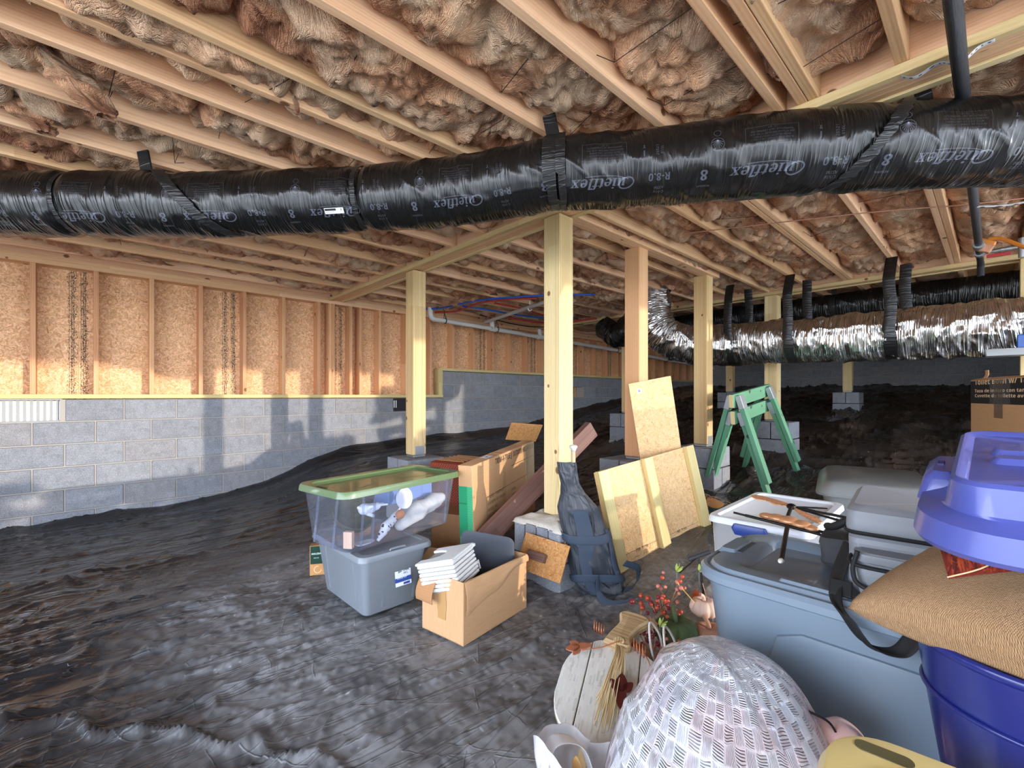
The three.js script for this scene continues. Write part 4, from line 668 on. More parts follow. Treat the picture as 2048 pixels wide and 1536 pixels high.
// ---------- open carton in front, and what sticks out of it ----------
function openCarton(name, label, L, W2, h, pos, turn, mat) {
  const o = thing(name, label, 'carton', pos, turn), t = 0.005;
  part(o, 'bottom', cbox(L, t, W2, 0.001), mat, [0, t / 2, 0]);
  for (const s of [-1, 1]) { part(o, 'side', cbox(L, h, t, 0.001), mat, [0, h / 2, s * (W2 / 2 - t / 2)]); part(o, 'side', cbox(t, h, W2 - t * 2.2, 0.001), mat, [s * (L / 2 - t / 2), h / 2, 0]); }
  return o;
}
{
  const o = openCarton('open_carton', 'open brown carton with white plastic sheets and a dark panel sticking out', 0.51, 0.295, 0.305, [1.535, 0.0, 1.92], 0.155, M.card);
  part(o, 'flap', thicken(sheet((u, v) => [lerp(-0.25, 0.25, u), 0.305 - v * (0.13 + 0.03 * n2(u * 4, 2) - 0.09 * sstep(0.15, 0.9, u)), -0.15 - 0.012 * Math.sin(v * 2.4) - 0.004 * n2(u * 9, v * 5)], 24, 8, [0.5, 0.15]), 0.004), M.card);
  part(o, 'flap', thicken(sheet((u, v) => [-0.257 - 0.05 * Math.sin(v * 2) , 0.3 - v * 0.13, lerp(0.02, 0.14, u)], 8, 8, [0.1, 0.1]), 0.004), M.cardDark);
  part(o, 'flap', thicken(sheet((u, v) => [0.257 + 0.02 * Math.sin(v * 2), 0.3 - v * 0.1, lerp(-0.1, 0.1, u)], 8, 8, [0.1, 0.1]), 0.004), M.cardDark);
  part(o, 'tape', thicken(sheet((u, v) => [-0.2575, lerp(0.3, 0.09, v), lerp(-0.03, 0.03, u) + 0.004 * n2(v * 8, u)], 4, 12, [0.06, 0.2]), 0.0006), M.tape);
  const w = MP({ color: 0xe8e7e0, roughness: 0.35, clearcoat: 0.2 });
  const c = thing('tray_stack', 'ribbed white plastic panel with a rounded cutout, tilted in the open carton', 'plastic panel');
  const sh = new THREE.Shape([[0, 0], [0.22, 0], [0.22, 0.22], [0.175, 0.22], [0.172, 0.17], [0.155, 0.125], [0.115, 0.105], [0.075, 0.12], [0.055, 0.16], [0.05, 0.22], [0, 0.22]].map((p) => new THREE.Vector2(...p)));
  part(c, 'top_plate', new THREE.ExtrudeGeometry(sh, { depth: 0.008, bevelEnabled: true, bevelSize: 0.002, bevelThickness: 0.002, bevelSegments: 1 }), w);
  for (let k = 0; k < 7; k++) part(c, 'nested_tray', cbox(0.218, 0.218, 0.0165, 0.005), w, [0.11, 0.11, 0.012 + k * 0.0205]);
  part(c, 'core', cbox(0.196, 0.2, 0.15, 0.002), MS({ color: 0x8d8c84, roughness: 0.6 }), [0.11, 0.114, 0.078]);
  for (const [x, y] of [[0.222, 0.004], [0.0, 0.004], [0.222, 0.2]]) part(c, 'corner_tab', cbox(0.022, 0.022, 0.016, 0.004), w, [x, y, 0.004]);
  part(c, 'side_bracket', merge([cbox(0.06, 0.012, 0.014, 0.003).translate(0.245, 0.03, -0.11), cbox(0.012, 0.012, 0.05, 0.003).translate(0.27, 0.03, -0.125)]), w);
  decal(c, 'stamped_mark', 0.075, 0.04, (x, W3, h) => { x.clearRect(0, 0, W3, h); x.fillStyle = '#3a3a36'; x.font = 'bold 0.04px sans-serif'; x.fillText('CU', 0.006, 0.036); }, [0.1, -0.0015, -0.11], [Math.PI / 2, 0, 0], 256, { transparent: true });
  frame(c, [1.291, 0.396, 1.804], [1.488, 0.41, 1.894], [1.28, 0.346, 2.02]);
  const d = thing('curved_sheet', 'dark grey curved plastic panel standing in the back of the open carton', 'plastic panel', [1.645, 0.02, 1.965], -0.8);
  part(d, 'panel', thicken(sheet((u, v) => { const x = (u - 0.5) * 0.31, c0 = Math.pow(Math.abs(u - 0.5) * 2, 12) * 0.03; return [x, 0.02 + v * (0.385 - c0) - 0.03 * u, 0.03 * v + 0.02 * Math.cos(u * 3.1)]; }, 24, 12), 0.005), MP({ color: 0x33373f, roughness: 0.35, bumpMap: blockBump, bumpScale: 0.001 }));
}
// ---------- long printed carton, brown boards, basket and small boxes behind ----------
{
  const o = thing('long_carton', 'long flat carton on edge with black print and a green end panel', 'carton');
  const L = 1.15, Hh = 0.62, D = 0.105;
  part(o, 'carton_body', cbox(L, Hh, D, 0.004, 0, 0, 0), M.card, [L / 2, -Hh / 2, D / 2]);
  part(o, 'tape', cbox(0.06, Hh + 0.001, D + 0.002, 0.002), MP({ color: 0xc79f74, roughness: 0.25, clearcoat: 0.5 }), [0.5, -Hh / 2, D / 2]); part(o, 'tape', cbox(0.2, Hh * 0.6, D + 0.0024, 0.002), MP({ color: 0xd9c098, roughness: 0.22, clearcoat: 0.5 }), [1.045, -Hh * 0.3, D / 2]);
  decal(o, 'print', L * 0.98, Hh * 0.98, (x, w, h) => {
    x.clearRect(0, 0, w, h); x.fillStyle = '#2b211a'; x.strokeStyle = '#2b211a'; x.font = 'bold 0.058px sans-serif'; x.textAlign = 'left'; const word = (s, x0, wd) => { x.save(); x.translate(x0, 0.105); x.scale(wd / x.measureText(s).width, 1); x.fillText(s, 0, 0); x.restore(); }; word('TRIM-A-TREE', 0.34, 0.27); word('J', 0.625, 0.02); word('OUTDOOR', 0.665, 0.185); word('HOLIDAY', 0.865, 0.14); word('DÉCOR', 1.015, 0.1); x.fillRect(0.625, 0.115, 0.49, 0.004);
    x.lineWidth = 0.003; x.strokeRect(0.19, 0.255, 0.85, 0.34); x.font = '0.03px sans-serif';
    [['P.O.NO : 1988084 JT', ''], ['COUNTRY OF ORIGIN :', 'CHINA'], ['MODEL NO. :', 'LW17 KA-ISLAND'], ['DESCRIPTION :', '5.5 FT LIGHTED'], ['LOWE’S ITEM NO. :', '574'], ['QUANTITY :', ''], ['Distributed by', '']].forEach(([s, t], i) => { x.font = i === 4 ? 'bold 0.034px sans-serif' : '0.03px sans-serif'; x.fillText(s, 0.205, 0.3 + i * 0.045); x.fillText(t, 0.62, 0.3 + i * 0.045); });
  }, [L / 2, -Hh / 2, 0.0012], null, 1400, { transparent: true });
  decal(o, 'green_end', D * 0.98, 0.46, (x, w, h) => { x.fillStyle = '#1d8a5c'; x.fillRect(0, 0, w, h); x.fillStyle = '#57b57c'; for (let k = 0; k < 60; k++) x.fillRect(w * 0.62, k * h / 60, w * 0.4, h / 140); x.fillStyle = '#147049'; x.fillRect(0, h * 0.24, w * 0.55, h * 0.02); x.fillStyle = '#dfeee4'; x.save(); x.translate(0.035, h - 0.04); x.rotate(-Math.PI / 2); x.font = 'bold 0.018px sans-serif'; x.fillText('HOLIDAY', 0, 0); x.font = '0.008px sans-serif'; x.fillText('OUTDOOR LIGHTED', 0, 0.014); x.fillText('DISPLAY', 0, 0.026); x.restore(); }, [-0.0012, -0.37, -D / 2], [0, -Math.PI / 2, 0], 700);
  decal(o, 'shipping_label', 0.11, 0.06, (x, w, h) => { x.fillStyle = '#eceae6'; x.fillRect(0, 0, w, h); x.fillStyle = '#4d6a94'; x.fillRect(0.04, 0.02, 0.03, 0.02); }, [0.32, 0.0012, -D / 2], [-Math.PI / 2, 0, 0], 256);
  frame(o, [1.83, 0.74, 2.34], [2.87, 0.8, 2.79], [1.83, 1.74, 2.34]);
  for (const m of o.children) if (m.name.startsWith('carton_body') || m.name.startsWith('tape')) m.position.z = -D / 2;
}
{
  const o = thing('wicker_basket', 'reddish brown wicker basket with a lid, behind the clear tote', 'basket', [2.32, 0.2, 3.12], 0.3);
  const wick = MS({ color: 0xb0694a, roughness: 0.75, map: canvas(256, 256, (x, w, h) => { x.fillStyle = '#c98a66'; x.fillRect(0, 0, w, h); for (let j = 0; j < 16; j++) for (let i = 0; i < 16; i++) { x.fillStyle = (i + j) % 2 ? '#e0a682' : '#8a4a30'; x.fillRect(i * 16 + 1, j * 16 + 1, 13, 14); } }, { rep: [5, 5] }) });
  part(o, 'basket_body', loft([{ L: 0.36, W: 0.28, r: 0.03, y: 0 }, { L: 0.42, W: 0.33, r: 0.04, y: 0.38 }]), wick);
  part(o, 'lid', loft([{ L: 0.43, W: 0.34, r: 0.04, y: 0.385 }, { L: 0.46, W: 0.36, r: 0.05, y: 0.4 }, { L: 0.44, W: 0.345, r: 0.05, y: 0.45 }, { L: 0.38, W: 0.29, r: 0.04, y: 0.462 }]), wick);
  for (let k = 0; k < 6; k++) part(o, 'lid_slat', cbox(0.012, 0.008, 0.29, 0.002), M.cardDark, [-0.15 + k * 0.06, 0.464, 0]);
}
{
  const o = thing('small_carton', 'small open brown carton printed with capitals, tucked behind the open carton', 'carton', [1.72, 0.0, 2.42], 0.5);
  part(o, 'carton_body', cbox(0.3, 0.17, 0.22, 0.003), M.cardDark, [0, 0.09, 0]);
  part(o, 'flap', cbox(0.16, 0.005, 0.12, 0.001), M.card, [-0.06, 0.195, -0.13], [0.5, 0, 0.1]);
  part(o, 'flap', cbox(0.14, 0.005, 0.2, 0.001), M.card, [-0.1, 0.185, 0.04], [0, 0, 0.35]);
  decal(o, 'print', 0.26, 0.06, (x, w, h) => { x.clearRect(0, 0, w, h); x.fillStyle = '#33261a'; x.font = 'bold 0.04px sans-serif'; x.fillText('TRIM-A-TREE', 0.01, 0.045); }, [0, 0.12, 0.1115], null, 400, { transparent: true });
  const p = thing('small_carton', 'narrow green and brown holiday carton leaning left of the grey tote', 'carton', [1.13, 0.0, 3.12], 1.1);
  part(p, 'carton_body', cbox(0.06, 0.2, 0.1, 0.003), M.cardDark, [0, 0.1, 0], [0, 0, 0]);
  decal(p, 'print', 0.09, 0.19, (x, w, h) => { x.fillStyle = '#c08a54'; x.fillRect(0, 0, w, h); x.fillStyle = '#12382a'; x.fillRect(0, 0, w, h * 0.62); x.fillStyle = '#d8e2d4'; x.font = 'bold 0.016px sans-serif'; x.fillText('HOLIDAY', 0.006, 0.07); x.font = '0.01px sans-serif'; x.fillText('DECOR', 0.02, 0.09); x.strokeStyle = '#e7c89a'; x.lineWidth = 0.004; x.beginPath(); x.arc(0.045, 0.155, 0.022, 0, 5); x.stroke(); }, [-0.0315, 0.1, 0.0], [0, -Math.PI / 2, 0], 500);
  for (const m of p.children.slice(1)) { m.geometry.rotateZ(0); }
  const q = thing('small_carton', 'brown carton standing in shadow between the totes and the long carton', 'carton', [1.98, 0.02, 2.72], 0.4);
  part(q, 'carton_body', cbox(0.26, 0.34, 0.26, 0.003), M.cardDark, [0, 0.17, 0]);
}
{
  const mk = (label, p, q, w, h, m) => { const P = V(...p), Q = V(...q), L = P.distanceTo(Q), o = solo('brown_board', cbox(L, h, w, 0.004, 0.3, 0.2, 0), m, label, 'board'); frame(o, p, q, [p[0], p[1] + 1, p[2]]); o.position.copy(P.clone().add(Q).multiplyScalar(0.5)); return o; };
  mk('dark brown grooved timber leaning from the carton up past the nearest post', [1.62, 0.03, 2.37], [2.85, 0.945, 2.14], 0.06, 0.13, M.brown);
}
{
  const o = solo('chipboard_scrap', cbox(0.3, 0.012, 0.22, 0.001), M.osbDark, 'small tilted chipboard piece behind the nearest post, on top of the long carton end', 'chipboard'); frame(o, [2.96, 0.86, 3.0], [3.26, 0.83, 2.85], [2.98, 1.1, 3.08]); o.rotateX(-0.5);
  const p = thing('chipboard_scrap', 'chipboard square with a brown wood block, propped on the mortar topped pier', 'chipboard');
  part(p, 'board', cbox(0.31, 0.215, 0.011, 0.001), M.osbDark, [0.155, 0.107, 0]);
  part(p, 'wood_block', cbox(0.12, 0.05, 0.04, 0.004), M.brown, [0.13, 0.1, -0.026]);
  frame(p, [1.917, 0.147, 2.01], [1.977, 0.12, 1.709], [1.965, 0.317, 2.13]);
}
// ---------- bat bag with bat, battened hatch panel, chipboard offcut ----------
{
  const o = thing('bat_bag', 'dark blue grey nylon bat bag with straps, leaning on the nearest post', 'bag');
  const ny = MP({ color: 0x30343b, roughness: 0.55, sheen: 0.3, sheenRoughness: 0.5, sheenColor: new THREE.Color(0.5, 0.55, 0.65), bumpMap: filmBump, bumpScale: 0.006 }), web = MS({ color: 0x2e3a49, roughness: 0.7 });
  const C = new THREE.CatmullRomCurve3([V(2.275, 0.005, 1.63), V(2.26, 0.1, 1.66), V(2.235, 0.3, 1.71), V(2.2, 0.5, 1.755), V(2.165, 0.66, 1.79), V(2.15, 0.79, 1.805)]);
  const wid = [[0, 0.06], [0.04, 0.15], [0.2, 0.165], [0.45, 0.155], [0.62, 0.135], [0.72, 0.085], [0.8, 0.062], [1, 0.066]], dep = [[0, 0.04], [0.05, 0.085], [0.3, 0.095], [0.6, 0.08], [0.74, 0.05], [0.85, 0.02], [1, 0.016]];
  const side = new THREE.Vector3(0.73, 0, 0.683).normalize(), fwd = new THREE.Vector3(-0.683, 0, 0.73);
  const skin = (grow) => (u, v) => { const P = C.getPoint(v), ph = u * Math.PI * 2, w = interp(wid, v) + grow, d = interp(dep, v) + grow, cc = Math.cos(ph), ss = Math.sin(ph), sq = 0.65; const X = Math.sign(cc) * Math.pow(Math.abs(cc), sq) * w * 0.92, Z = Math.sign(ss) * Math.pow(Math.abs(ss), sq) * d, wr = 0.012 * n2(cc * 3 + 4, v * 13 + ss * 2) + 0.008 * Math.max(0, ridge(cc * 4 + v * 5, v * 16 + ss)) - 0.014 * Math.exp(-Math.pow((X - 0.03 - 0.05 * Math.sin(v * 6)) / 0.02, 2)) * (ss > 0 ? 1 : 0) * sstep(0.15, 0.3, v) * sstep(0.78, 0.6, v); const q = P.clone().addScaledVector(side, X).addScaledVector(fwd, Z + (grow ? 0 : wr)); return [q.x, q.y, -q.z]; };
  part(o, 'bag_body', sheet(skin(0), 72, 90, [1, 1]), ny);
  const ribbon = (f, w, m = web, name = 'strap', n = 36) => part(o, name, thicken(sheet((u, v) => { const [ph, vv] = f(u), q = skin(0.012)(ph, clamp(vv + (v - 0.5) * w)); return q; }, n, 4, [1, 0.1]), 0.004), m);
  ribbon((u) => [lerp(0.03, 0.47, u), 0.47 - 0.03 * Math.sin(u * 3)], 0.05); ribbon((u) => [lerp(0.03, 0.47, u), 0.2 + 0.03 * Math.sin(u * 3)], 0.05);
  const vert = (ph, v0, v1, w) => part(o, 'strap', thicken(sheet((u, v) => skin(0.014)(ph + (v - 0.5) * w + 0.02 * Math.sin(u * 5), lerp(v0, v1, u)), 30, 3, [1, 0.1]), 0.004), web);
  vert(0.27, 0.03, 0.62, 0.055); vert(0.12, 0.18, 0.5, 0.05);
  part(o, 'zipper', thicken(sheet((u, v) => skin(0.004)(0.19 + 0.07 * Math.sin(u * 4) + (v - 0.5) * 0.012, lerp(0.06, 0.72, u)), 40, 2), 0.003), M.black);
  part(o, 'strap', thicken(sheet((u, v) => { const P = new THREE.CatmullRomCurve3([V(2.33, 0.2, 1.52), V(2.41, 0.16, 1.48), V(2.44, 0.08, 1.5), V(2.36, 0.05, 1.5), V(2.3, 0.06, 1.5)]).getPoint(u); return [P.x + 0.01 * v, P.y + (v - 0.5) * 0.035, -P.z - 0.02 * v]; }, 30, 3), 0.004), web);
  part(o, 'strap', thicken(sheet((u, v) => { const P = new THREE.CatmullRomCurve3([V(2.16, 0.14, 1.58), V(2.15, 0.05, 1.56), V(2.16, 0.02, 1.51), V(2.23, 0.014, 1.45), V(2.3, 0.02, 1.44)]).getPoint(u); return [P.x + (v - 0.5) * 0.03, P.y + (v - 0.5) * 0.03, -P.z]; }, 30, 3), 0.004), web);
  const lb = decal(o, 'maker_print', 0.115, 0.022, (x, w, h) => { x.clearRect(0, 0, w, h); x.fillStyle = '#e6e6e6'; x.font = 'bold 0.021px sans-serif'; x.save(); x.scale(1.0, 1); x.fillText('COLASTON', 0.002, 0.018); x.restore(); }, [0, 0, 0], null, 400, { transparent: true });
  { const P = C.getPoint(0.93), q = P.clone().addScaledVector(fwd, 0.031); lb.position.copy(q); lb.rotation.set(-0.12, Math.atan2(fwd.x, fwd.z), 0, 'YXZ'); }
  const fl = decal(o, 'gold_print', 0.05, 0.13, (x, w, h) => { x.clearRect(0, 0, w, h); x.strokeStyle = '#c79a62'; x.lineWidth = 0.006; for (let k = 0; k < 5; k++) { x.beginPath(); x.moveTo(0.005, 0.02 + k * 0.022); x.bezierCurveTo(0.05, k * 0.022, 0.0, 0.05 + k * 0.02, 0.045, 0.03 + k * 0.022); x.stroke(); } }, [0, 0, 0], null, 300, { transparent: true });
  { const q = new THREE.Vector3(...((p) => [p[0], p[1], -p[2]])(skin(0.016)(0.43, 0.38))); fl.position.copy(q); fl.rotation.set(0, Math.atan2(fwd.x, fwd.z) - 1.0, 0, 'YXZ'); }
  const bat = thing('ball_bat', 'tan handled bat knob poking out of the top of the bat bag', 'bat');
  const gold = MP({ color: 0xb59a74, roughness: 0.5 });
  part(bat, 'handle', merge([bar([2.2, 0.5, 1.79], [2.19, 0.865, 1.785], 0.0135, 16)]), gold);
  part(bat, 'knob', new THREE.LatheGeometry([[0, 0], [0.016, 0], [0.018, 0.012], [0.024, 0.02], [0.026, 0.028], [0.022, 0.036], [0, 0.04]].map((p) => new THREE.Vector2(...p)), 24).translate(2.19, 0.858, -1.785), MP({ color: 0xc9c2b8, roughness: 0.4 }));
}
{
  const o = thing('hatch_panel', 'chipboard hatch with three pale treated battens, leaning against the tall offcut', 'panel');
  const Wd = 1.03, Hd = 0.655;
  part(o, 'chipboard_sheet', cbox(Wd, Hd, 0.012, 0.001, 0.1, 0.1, 0), M.osb, [Wd / 2, Hd / 2 , 0.006]);
  for (const x of [0.0, 0.455, 0.945]) part(o, 'batten', cbox(0.089, Hd + 0.03, 0.038, 0.003, R0() * 2, R0(), 1), M.treated, [x + 0.045, Hd / 2 - 0.01, -0.019]);
  const pr = (x, w, h, s1, s2) => { x.clearRect(0, 0, w, h); x.fillStyle = '#2c241b'; x.fillRect(0, 0.012, w, 0.002); x.font = 'bold 0.026px monospace'; x.fillText(s1, 0.12, 0.05); x.font = '0.013px monospace'; x.fillText(s2, 0.09, 0.072); };
  decal(o, 'grade_stamp', 0.34, 0.08, (x, w, h) => pr(x, w, h, 'OSB 7/16', 'EXPOSURE 1  24/16'), [0.27, 0.05, 0.0008], null, 400, { transparent: true });
  decal(o, 'grade_stamp', 0.36, 0.08, (x, w, h) => pr(x, w, h, 'RO 7/16', 'SHEATHING SPAN'), [0.735, 0.05, 0.0008], null, 400, { transparent: true });
  frame(o, [2.52, 0.045, 1.7], [3.54, 0.165, 1.53], [2.34, 0.69, 1.85]);
}
{
  const o = thing('chipboard_offcut', 'tall narrow chipboard offcut leaning crookedly against the reddish post', 'chipboard');
  part(o, 'chipboard_sheet', cbox(0.335, 1.15, 0.0115, 0.001, 0.4, 0.2, 1), M.osb, [0.1675, 0.575, 0.006]);
  decal(o, 'price_sticker', 0.035, 0.035, (x, w, h) => { x.fillStyle = '#e9e6e2'; x.fillRect(0, 0, w, h); x.fillStyle = '#8a8d95'; x.fillRect(0.006, 0.006, 0.02, 0.022); }, [0.075, 1.08, 0.0008], null, 64);
  const TL = [3.06, 1.292, 1.945], TR = [3.29, 1.352, 1.735];
  const d = V(...TR).sub(V(...TL)).normalize(), dn = V(3.45, 0.18, 1.78).sub(V(...TL)); dn.addScaledVector(d, -dn.dot(d)).normalize();
  const BL = V(...TL).addScaledVector(dn, 1.15), g = (q) => [q.x, q.y, -q.z];
  frame(o, g(BL), g(BL.clone().add(d)), TL);
}
// ---------- two nested green sawhorses ----------
{
  const gr = MS({ color: 0x5b9070, roughness: 0.6, map: woodTex(51, [1, 1, 1], [0.72, 0.78, 0.7], 5, 0.7) });
  const mk = (label, base, lift) => {
    const o = thing('sawhorse', label, 'sawhorse', base); o.rotation.set(0, 0.0, 0.115);
    const top = 0.8 + lift, L = 1.0;
    part(o, 'beam', cbox(L, 0.125, 0.038, 0.004, 0, 0, 0), gr, [L / 2 - 0.03, top - 0.0625, 0]);
    part(o, 'beam_end', cbox(0.002, 0.12, 0.036, 0.0005), M.treated, [-0.031, top - 0.0625, 0]);
    for (const x of [0.07, L - 0.13]) for (const s of [-1, 1]) {
      const y0 = lift - (x > 0.5 ? 0.0 : 0.01), P = V(x, top - 0.02, s * 0.035), Q = V(x + (x > 0.5 ? 0.05 : -0.05), y0, s * 0.27), g = cbox(0.085, P.distanceTo(Q), 0.04, 0.003, R0(), R0(), 1);
      const l = part(o, 'leg', g, gr); const Y = P.clone().sub(Q).normalize(), X = new THREE.Vector3(1, 0, 0); X.addScaledVector(Y, -X.dot(Y)).normalize(); l.quaternion.setFromRotationMatrix(new THREE.Matrix4().makeBasis(X, Y, X.clone().cross(Y))); l.position.copy(P.clone().add(Q).multiplyScalar(0.5));
      const b = part(o, 'metal_bracket', cbox(0.093, 0.13, 0.049, 0.003), M.galv); b.quaternion.copy(l.quaternion); b.position.copy(P.clone().addScaledVector(Y, -0.065)); 
    }
    return o;
  };
  mk('green wooden sawhorse, the lower of two nested ones', [4.47, 0.265, 1.66], 0.0);
  mk('green wooden sawhorse, the upper one stacked on its twin', [4.45, 0.27, 1.66], 0.15);
}
// ---------- clear bins with a metal whirligig on top ----------
{
  const bin = (label, pos, L, W2, h, lab) => { const o = thing('clear_bin', label, 'storage bin', pos, 0.03);
    part(o, 'body', loft([{ L: L - 0.1, W: W2 - 0.08, r: 0.03, y: 0 }, { L: L - 0.07, W: W2 - 0.06, r: 0.04, y: 0.01 }, { L: L - 0.03, W: W2 - 0.03, r: 0.045, y: h - 0.03 }], { cap1: false }), M.milky);
    part(o, 'lid', lidGeo(L, W2, 0.05, { y: h - 0.035, skirt: 0.03, inset: 0.07, top: -0.012, dish: -0.003 }), MP({ color: 0xe9eaec, roughness: 0.28, transmission: 0.25, thickness: 0 })); return o; };
  const o = bin('milky clear bin with white lid and blue latch, under the metal whirligig', [2.7, 0.215, 0.79], 0.8, 0.46, 0.385);
  part(o, 'latch', loft([{ L: 0.02, W: 0.13, r: 0.008, y: 0 }, { L: 0.03, W: 0.16, r: 0.012, y: 0.03 }, { L: 0.024, W: 0.14, r: 0.01, y: 0.05 }]), MP({ color: 0x26408a, roughness: 0.35 }), [-0.41, 0.315, 0.02]);
  bin('milky lower bin with only its rim showing behind the big blue grey tote', [2.69, 0.0, 0.8], 0.8, 0.47, 0.215);
  for (const [a, b, c, w] of [[2.42, 0.78, 0x5a4632, 0.1], [2.6, 0.85, 0x93604a, 0.12], [2.8, 0.75, 0x3d4a55, 0.12]]) solo('packed_cloth', blob([[[-w, 0.05, 0, 0.05], [w, 0.06, 0.02, 0.06]], [[0, 0.05, -w, 0.05], [0.02, 0.1, w * 0.7, 0.05]]], { cell: 0.008, k: 0.02, bump: 0.015 }), MS({ color: c, roughness: 0.95 }), `${{ [0x5a4632]: 'brown', [0x93604a]: 'rust coloured', [0x3d4a55]: 'slate coloured' }[c]} cloth packed inside the milky clear bin`, 'cloth', null, [a, 0.24, b]);
}
{
  const o = thing('whirligig', 'copper and black metal dragonfly wind spinner lying on the milky bin lid', 'wind spinner');
  const cop = MS({ roughness: 0.45, metalness: 0.4, map: canvas(256, 128, (x, w, h) => { const r = rng(9); x.fillStyle = '#d79a6c'; x.fillRect(0, 0, w, h); for (let k = 0; k < 260; k++) { x.fillStyle = r() < 0.6 ? 'rgba(244,196,150,0.5)' : 'rgba(96,50,28,0.6)'; x.beginPath(); x.ellipse(r() * w, r() * h, 2 + r() * 5, 1 + r() * 2, r() * 3, 0, 7); x.fill(); } }, { rep: [5, 5] }) }), bk = MS({ color: 0x25201e, metalness: 0.7, roughness: 0.45 });
  const rod = (p, q, r, n = 'rod') => part(o, n, bar(p, q, r, 8), bk);
  const A = [2.03, 0.697, 0.771], B = [2.123, 0.642, 0.41];          // spine
  rod(A, B, 0.0045, 'spine'); rod([2.045, 0.69, 0.729], [2.102, 0.655, 0.471], 0.006, 'spine');
  rod([2.087, 0.668, 0.58], [1.733, 0.637, 0.501], 0.0085, 'stake'); part(o, 'stake_tip', new THREE.SphereGeometry(0.011, 10, 8).scale(1.6, 0.8, 0.8).translate(1.727, 0.636, -0.5), M.pvc);
  const body = [[[2.126, 0.684, 0.67], 0.026], [[2.124, 0.684, 0.63], 0.032], [[2.121, 0.682, 0.585], 0.036], [[2.116, 0.677, 0.54], 0.033], [[2.11, 0.671, 0.503], 0.024]];
  for (const [p, r] of body) part(o, 'body_scale', new THREE.SphereGeometry(r, 20, 14).scale(1.0, 0.5, 1.15).translate(p[0], p[1], -p[2]), cop);
  const hub = [2.315, 0.7, 0.628]; rod([2.14, 0.675, 0.6], hub, 0.008, 'neck'); part(o, 'hub', new THREE.SphereGeometry(0.02, 14, 10).scale(1, 0.7, 1).translate(hub[0], hub[1], -hub[2]), bk);
  const blade = (dx, db, L, w, m, dy = 0) => { const g = plate([[0.01, 0], [0.05, w * 0.55], [L * 0.5, w * 0.35], [L * 0.72, w * 0.6], [L, w * 0.3], [L, -w * 0.35], [L * 0.6, -w * 0.5], [0.05, -w * 0.4]], 0.003); const b = part(o, 'blade', g, m); const X = V(dx, dy, db).normalize(), Z = new THREE.Vector3(0, 1, 0).addScaledVector(X, -X.y).normalize(); b.quaternion.setFromRotationMatrix(new THREE.Matrix4().makeBasis(X, Z.clone().cross(X), Z)); b.position.copy(V(...hub)); };
  blade(0.45, 0.89, 0.21, 0.07, cop, 0.02); blade(0.05, -0.98, 0.22, 0.03, bk, -0.06); blade(0.35, -0.9, 0.13, 0.012, bk, 0.04); blade(-0.5, -0.8, 0.15, 0.04, cop, -0.2); blade(-0.12, -0.98, 0.23, 0.02, bk, -0.12);
  for (const s of [0, 1]) rod([2.11 + s * 0.02, 0.665, 0.5], [2.13 + s * 0.02, 0.65, 0.43], 0.003, 'leg');
}
// ---------- grey lidded tote farther back ----------
{
  const o = thing('storage_tote', 'grey lidded tote with white latch, half hidden behind the grey cooler bag', 'storage tote', [3.88, 0.23, 0.56], 0.2);
  const m = MP({ color: 0x7d7f7c, roughness: 0.35, clearcoat: 0.25 });
  part(o, 'body', tubGeo(0.9, 0.56, 0.8, 0.47, 0.36, 0.06), m);
  part(o, 'lid', loft([{ L: 0.98, W: 0.63, r: 0.09, y: 0.345 }, { L: 0.985, W: 0.635, r: 0.09, y: 0.36 }, { L: 0.96, W: 0.61, r: 0.085, y: 0.385 }, { L: 0.88, W: 0.53, r: 0.07, y: 0.425 }, { L: 0.82, W: 0.47, r: 0.06, y: 0.432 }]), m);
  part(o, 'latch', loft([{ L: 0.02, W: 0.16, r: 0.006, y: 0 }, { L: 0.03, W: 0.17, r: 0.01, y: 0.03 }, { L: 0.02, W: 0.15, r: 0.008, y: 0.06 }]), MP({ color: 0xd8d6d2, roughness: 0.35 }), [-0.5, 0.325, -0.09]);
}
{
  const o = thing('dried_leaves', 'bunch of dry brown leaves and twigs between the hatch panel and sawhorse', 'leaves');
  const lf = MS({ color: 0xb27a45, roughness: 0.85, side: THREE.DoubleSide }), r = rng(17);
  for (let k = 0; k < 10; k++) { const g = plate([[0, 0], [0.04, 0.03], [0.1, 0.03], [0.15, 0], [0.1, -0.035], [0.04, -0.03]], 0.002); const m = part(o, 'leaf', g, lf, [3.72 + r() * 0.16, 0.27 + r() * 0.07, 1.62 + r() * 0.14], [r() * 2 - 1.6, r() * 6, r() - 0.5]); }
  for (let k = 0; k < 6; k++) part(o, 'twig', tube([[3.65 + r() * 0.1, 0.3, 1.65], [3.78, 0.3 + r() * 0.1, 1.6 + r() * 0.1], [3.95 + r() * 0.1, 0.26, 1.5 + r() * 0.2]], 0.003, 10, 5), M.cardDark);
}
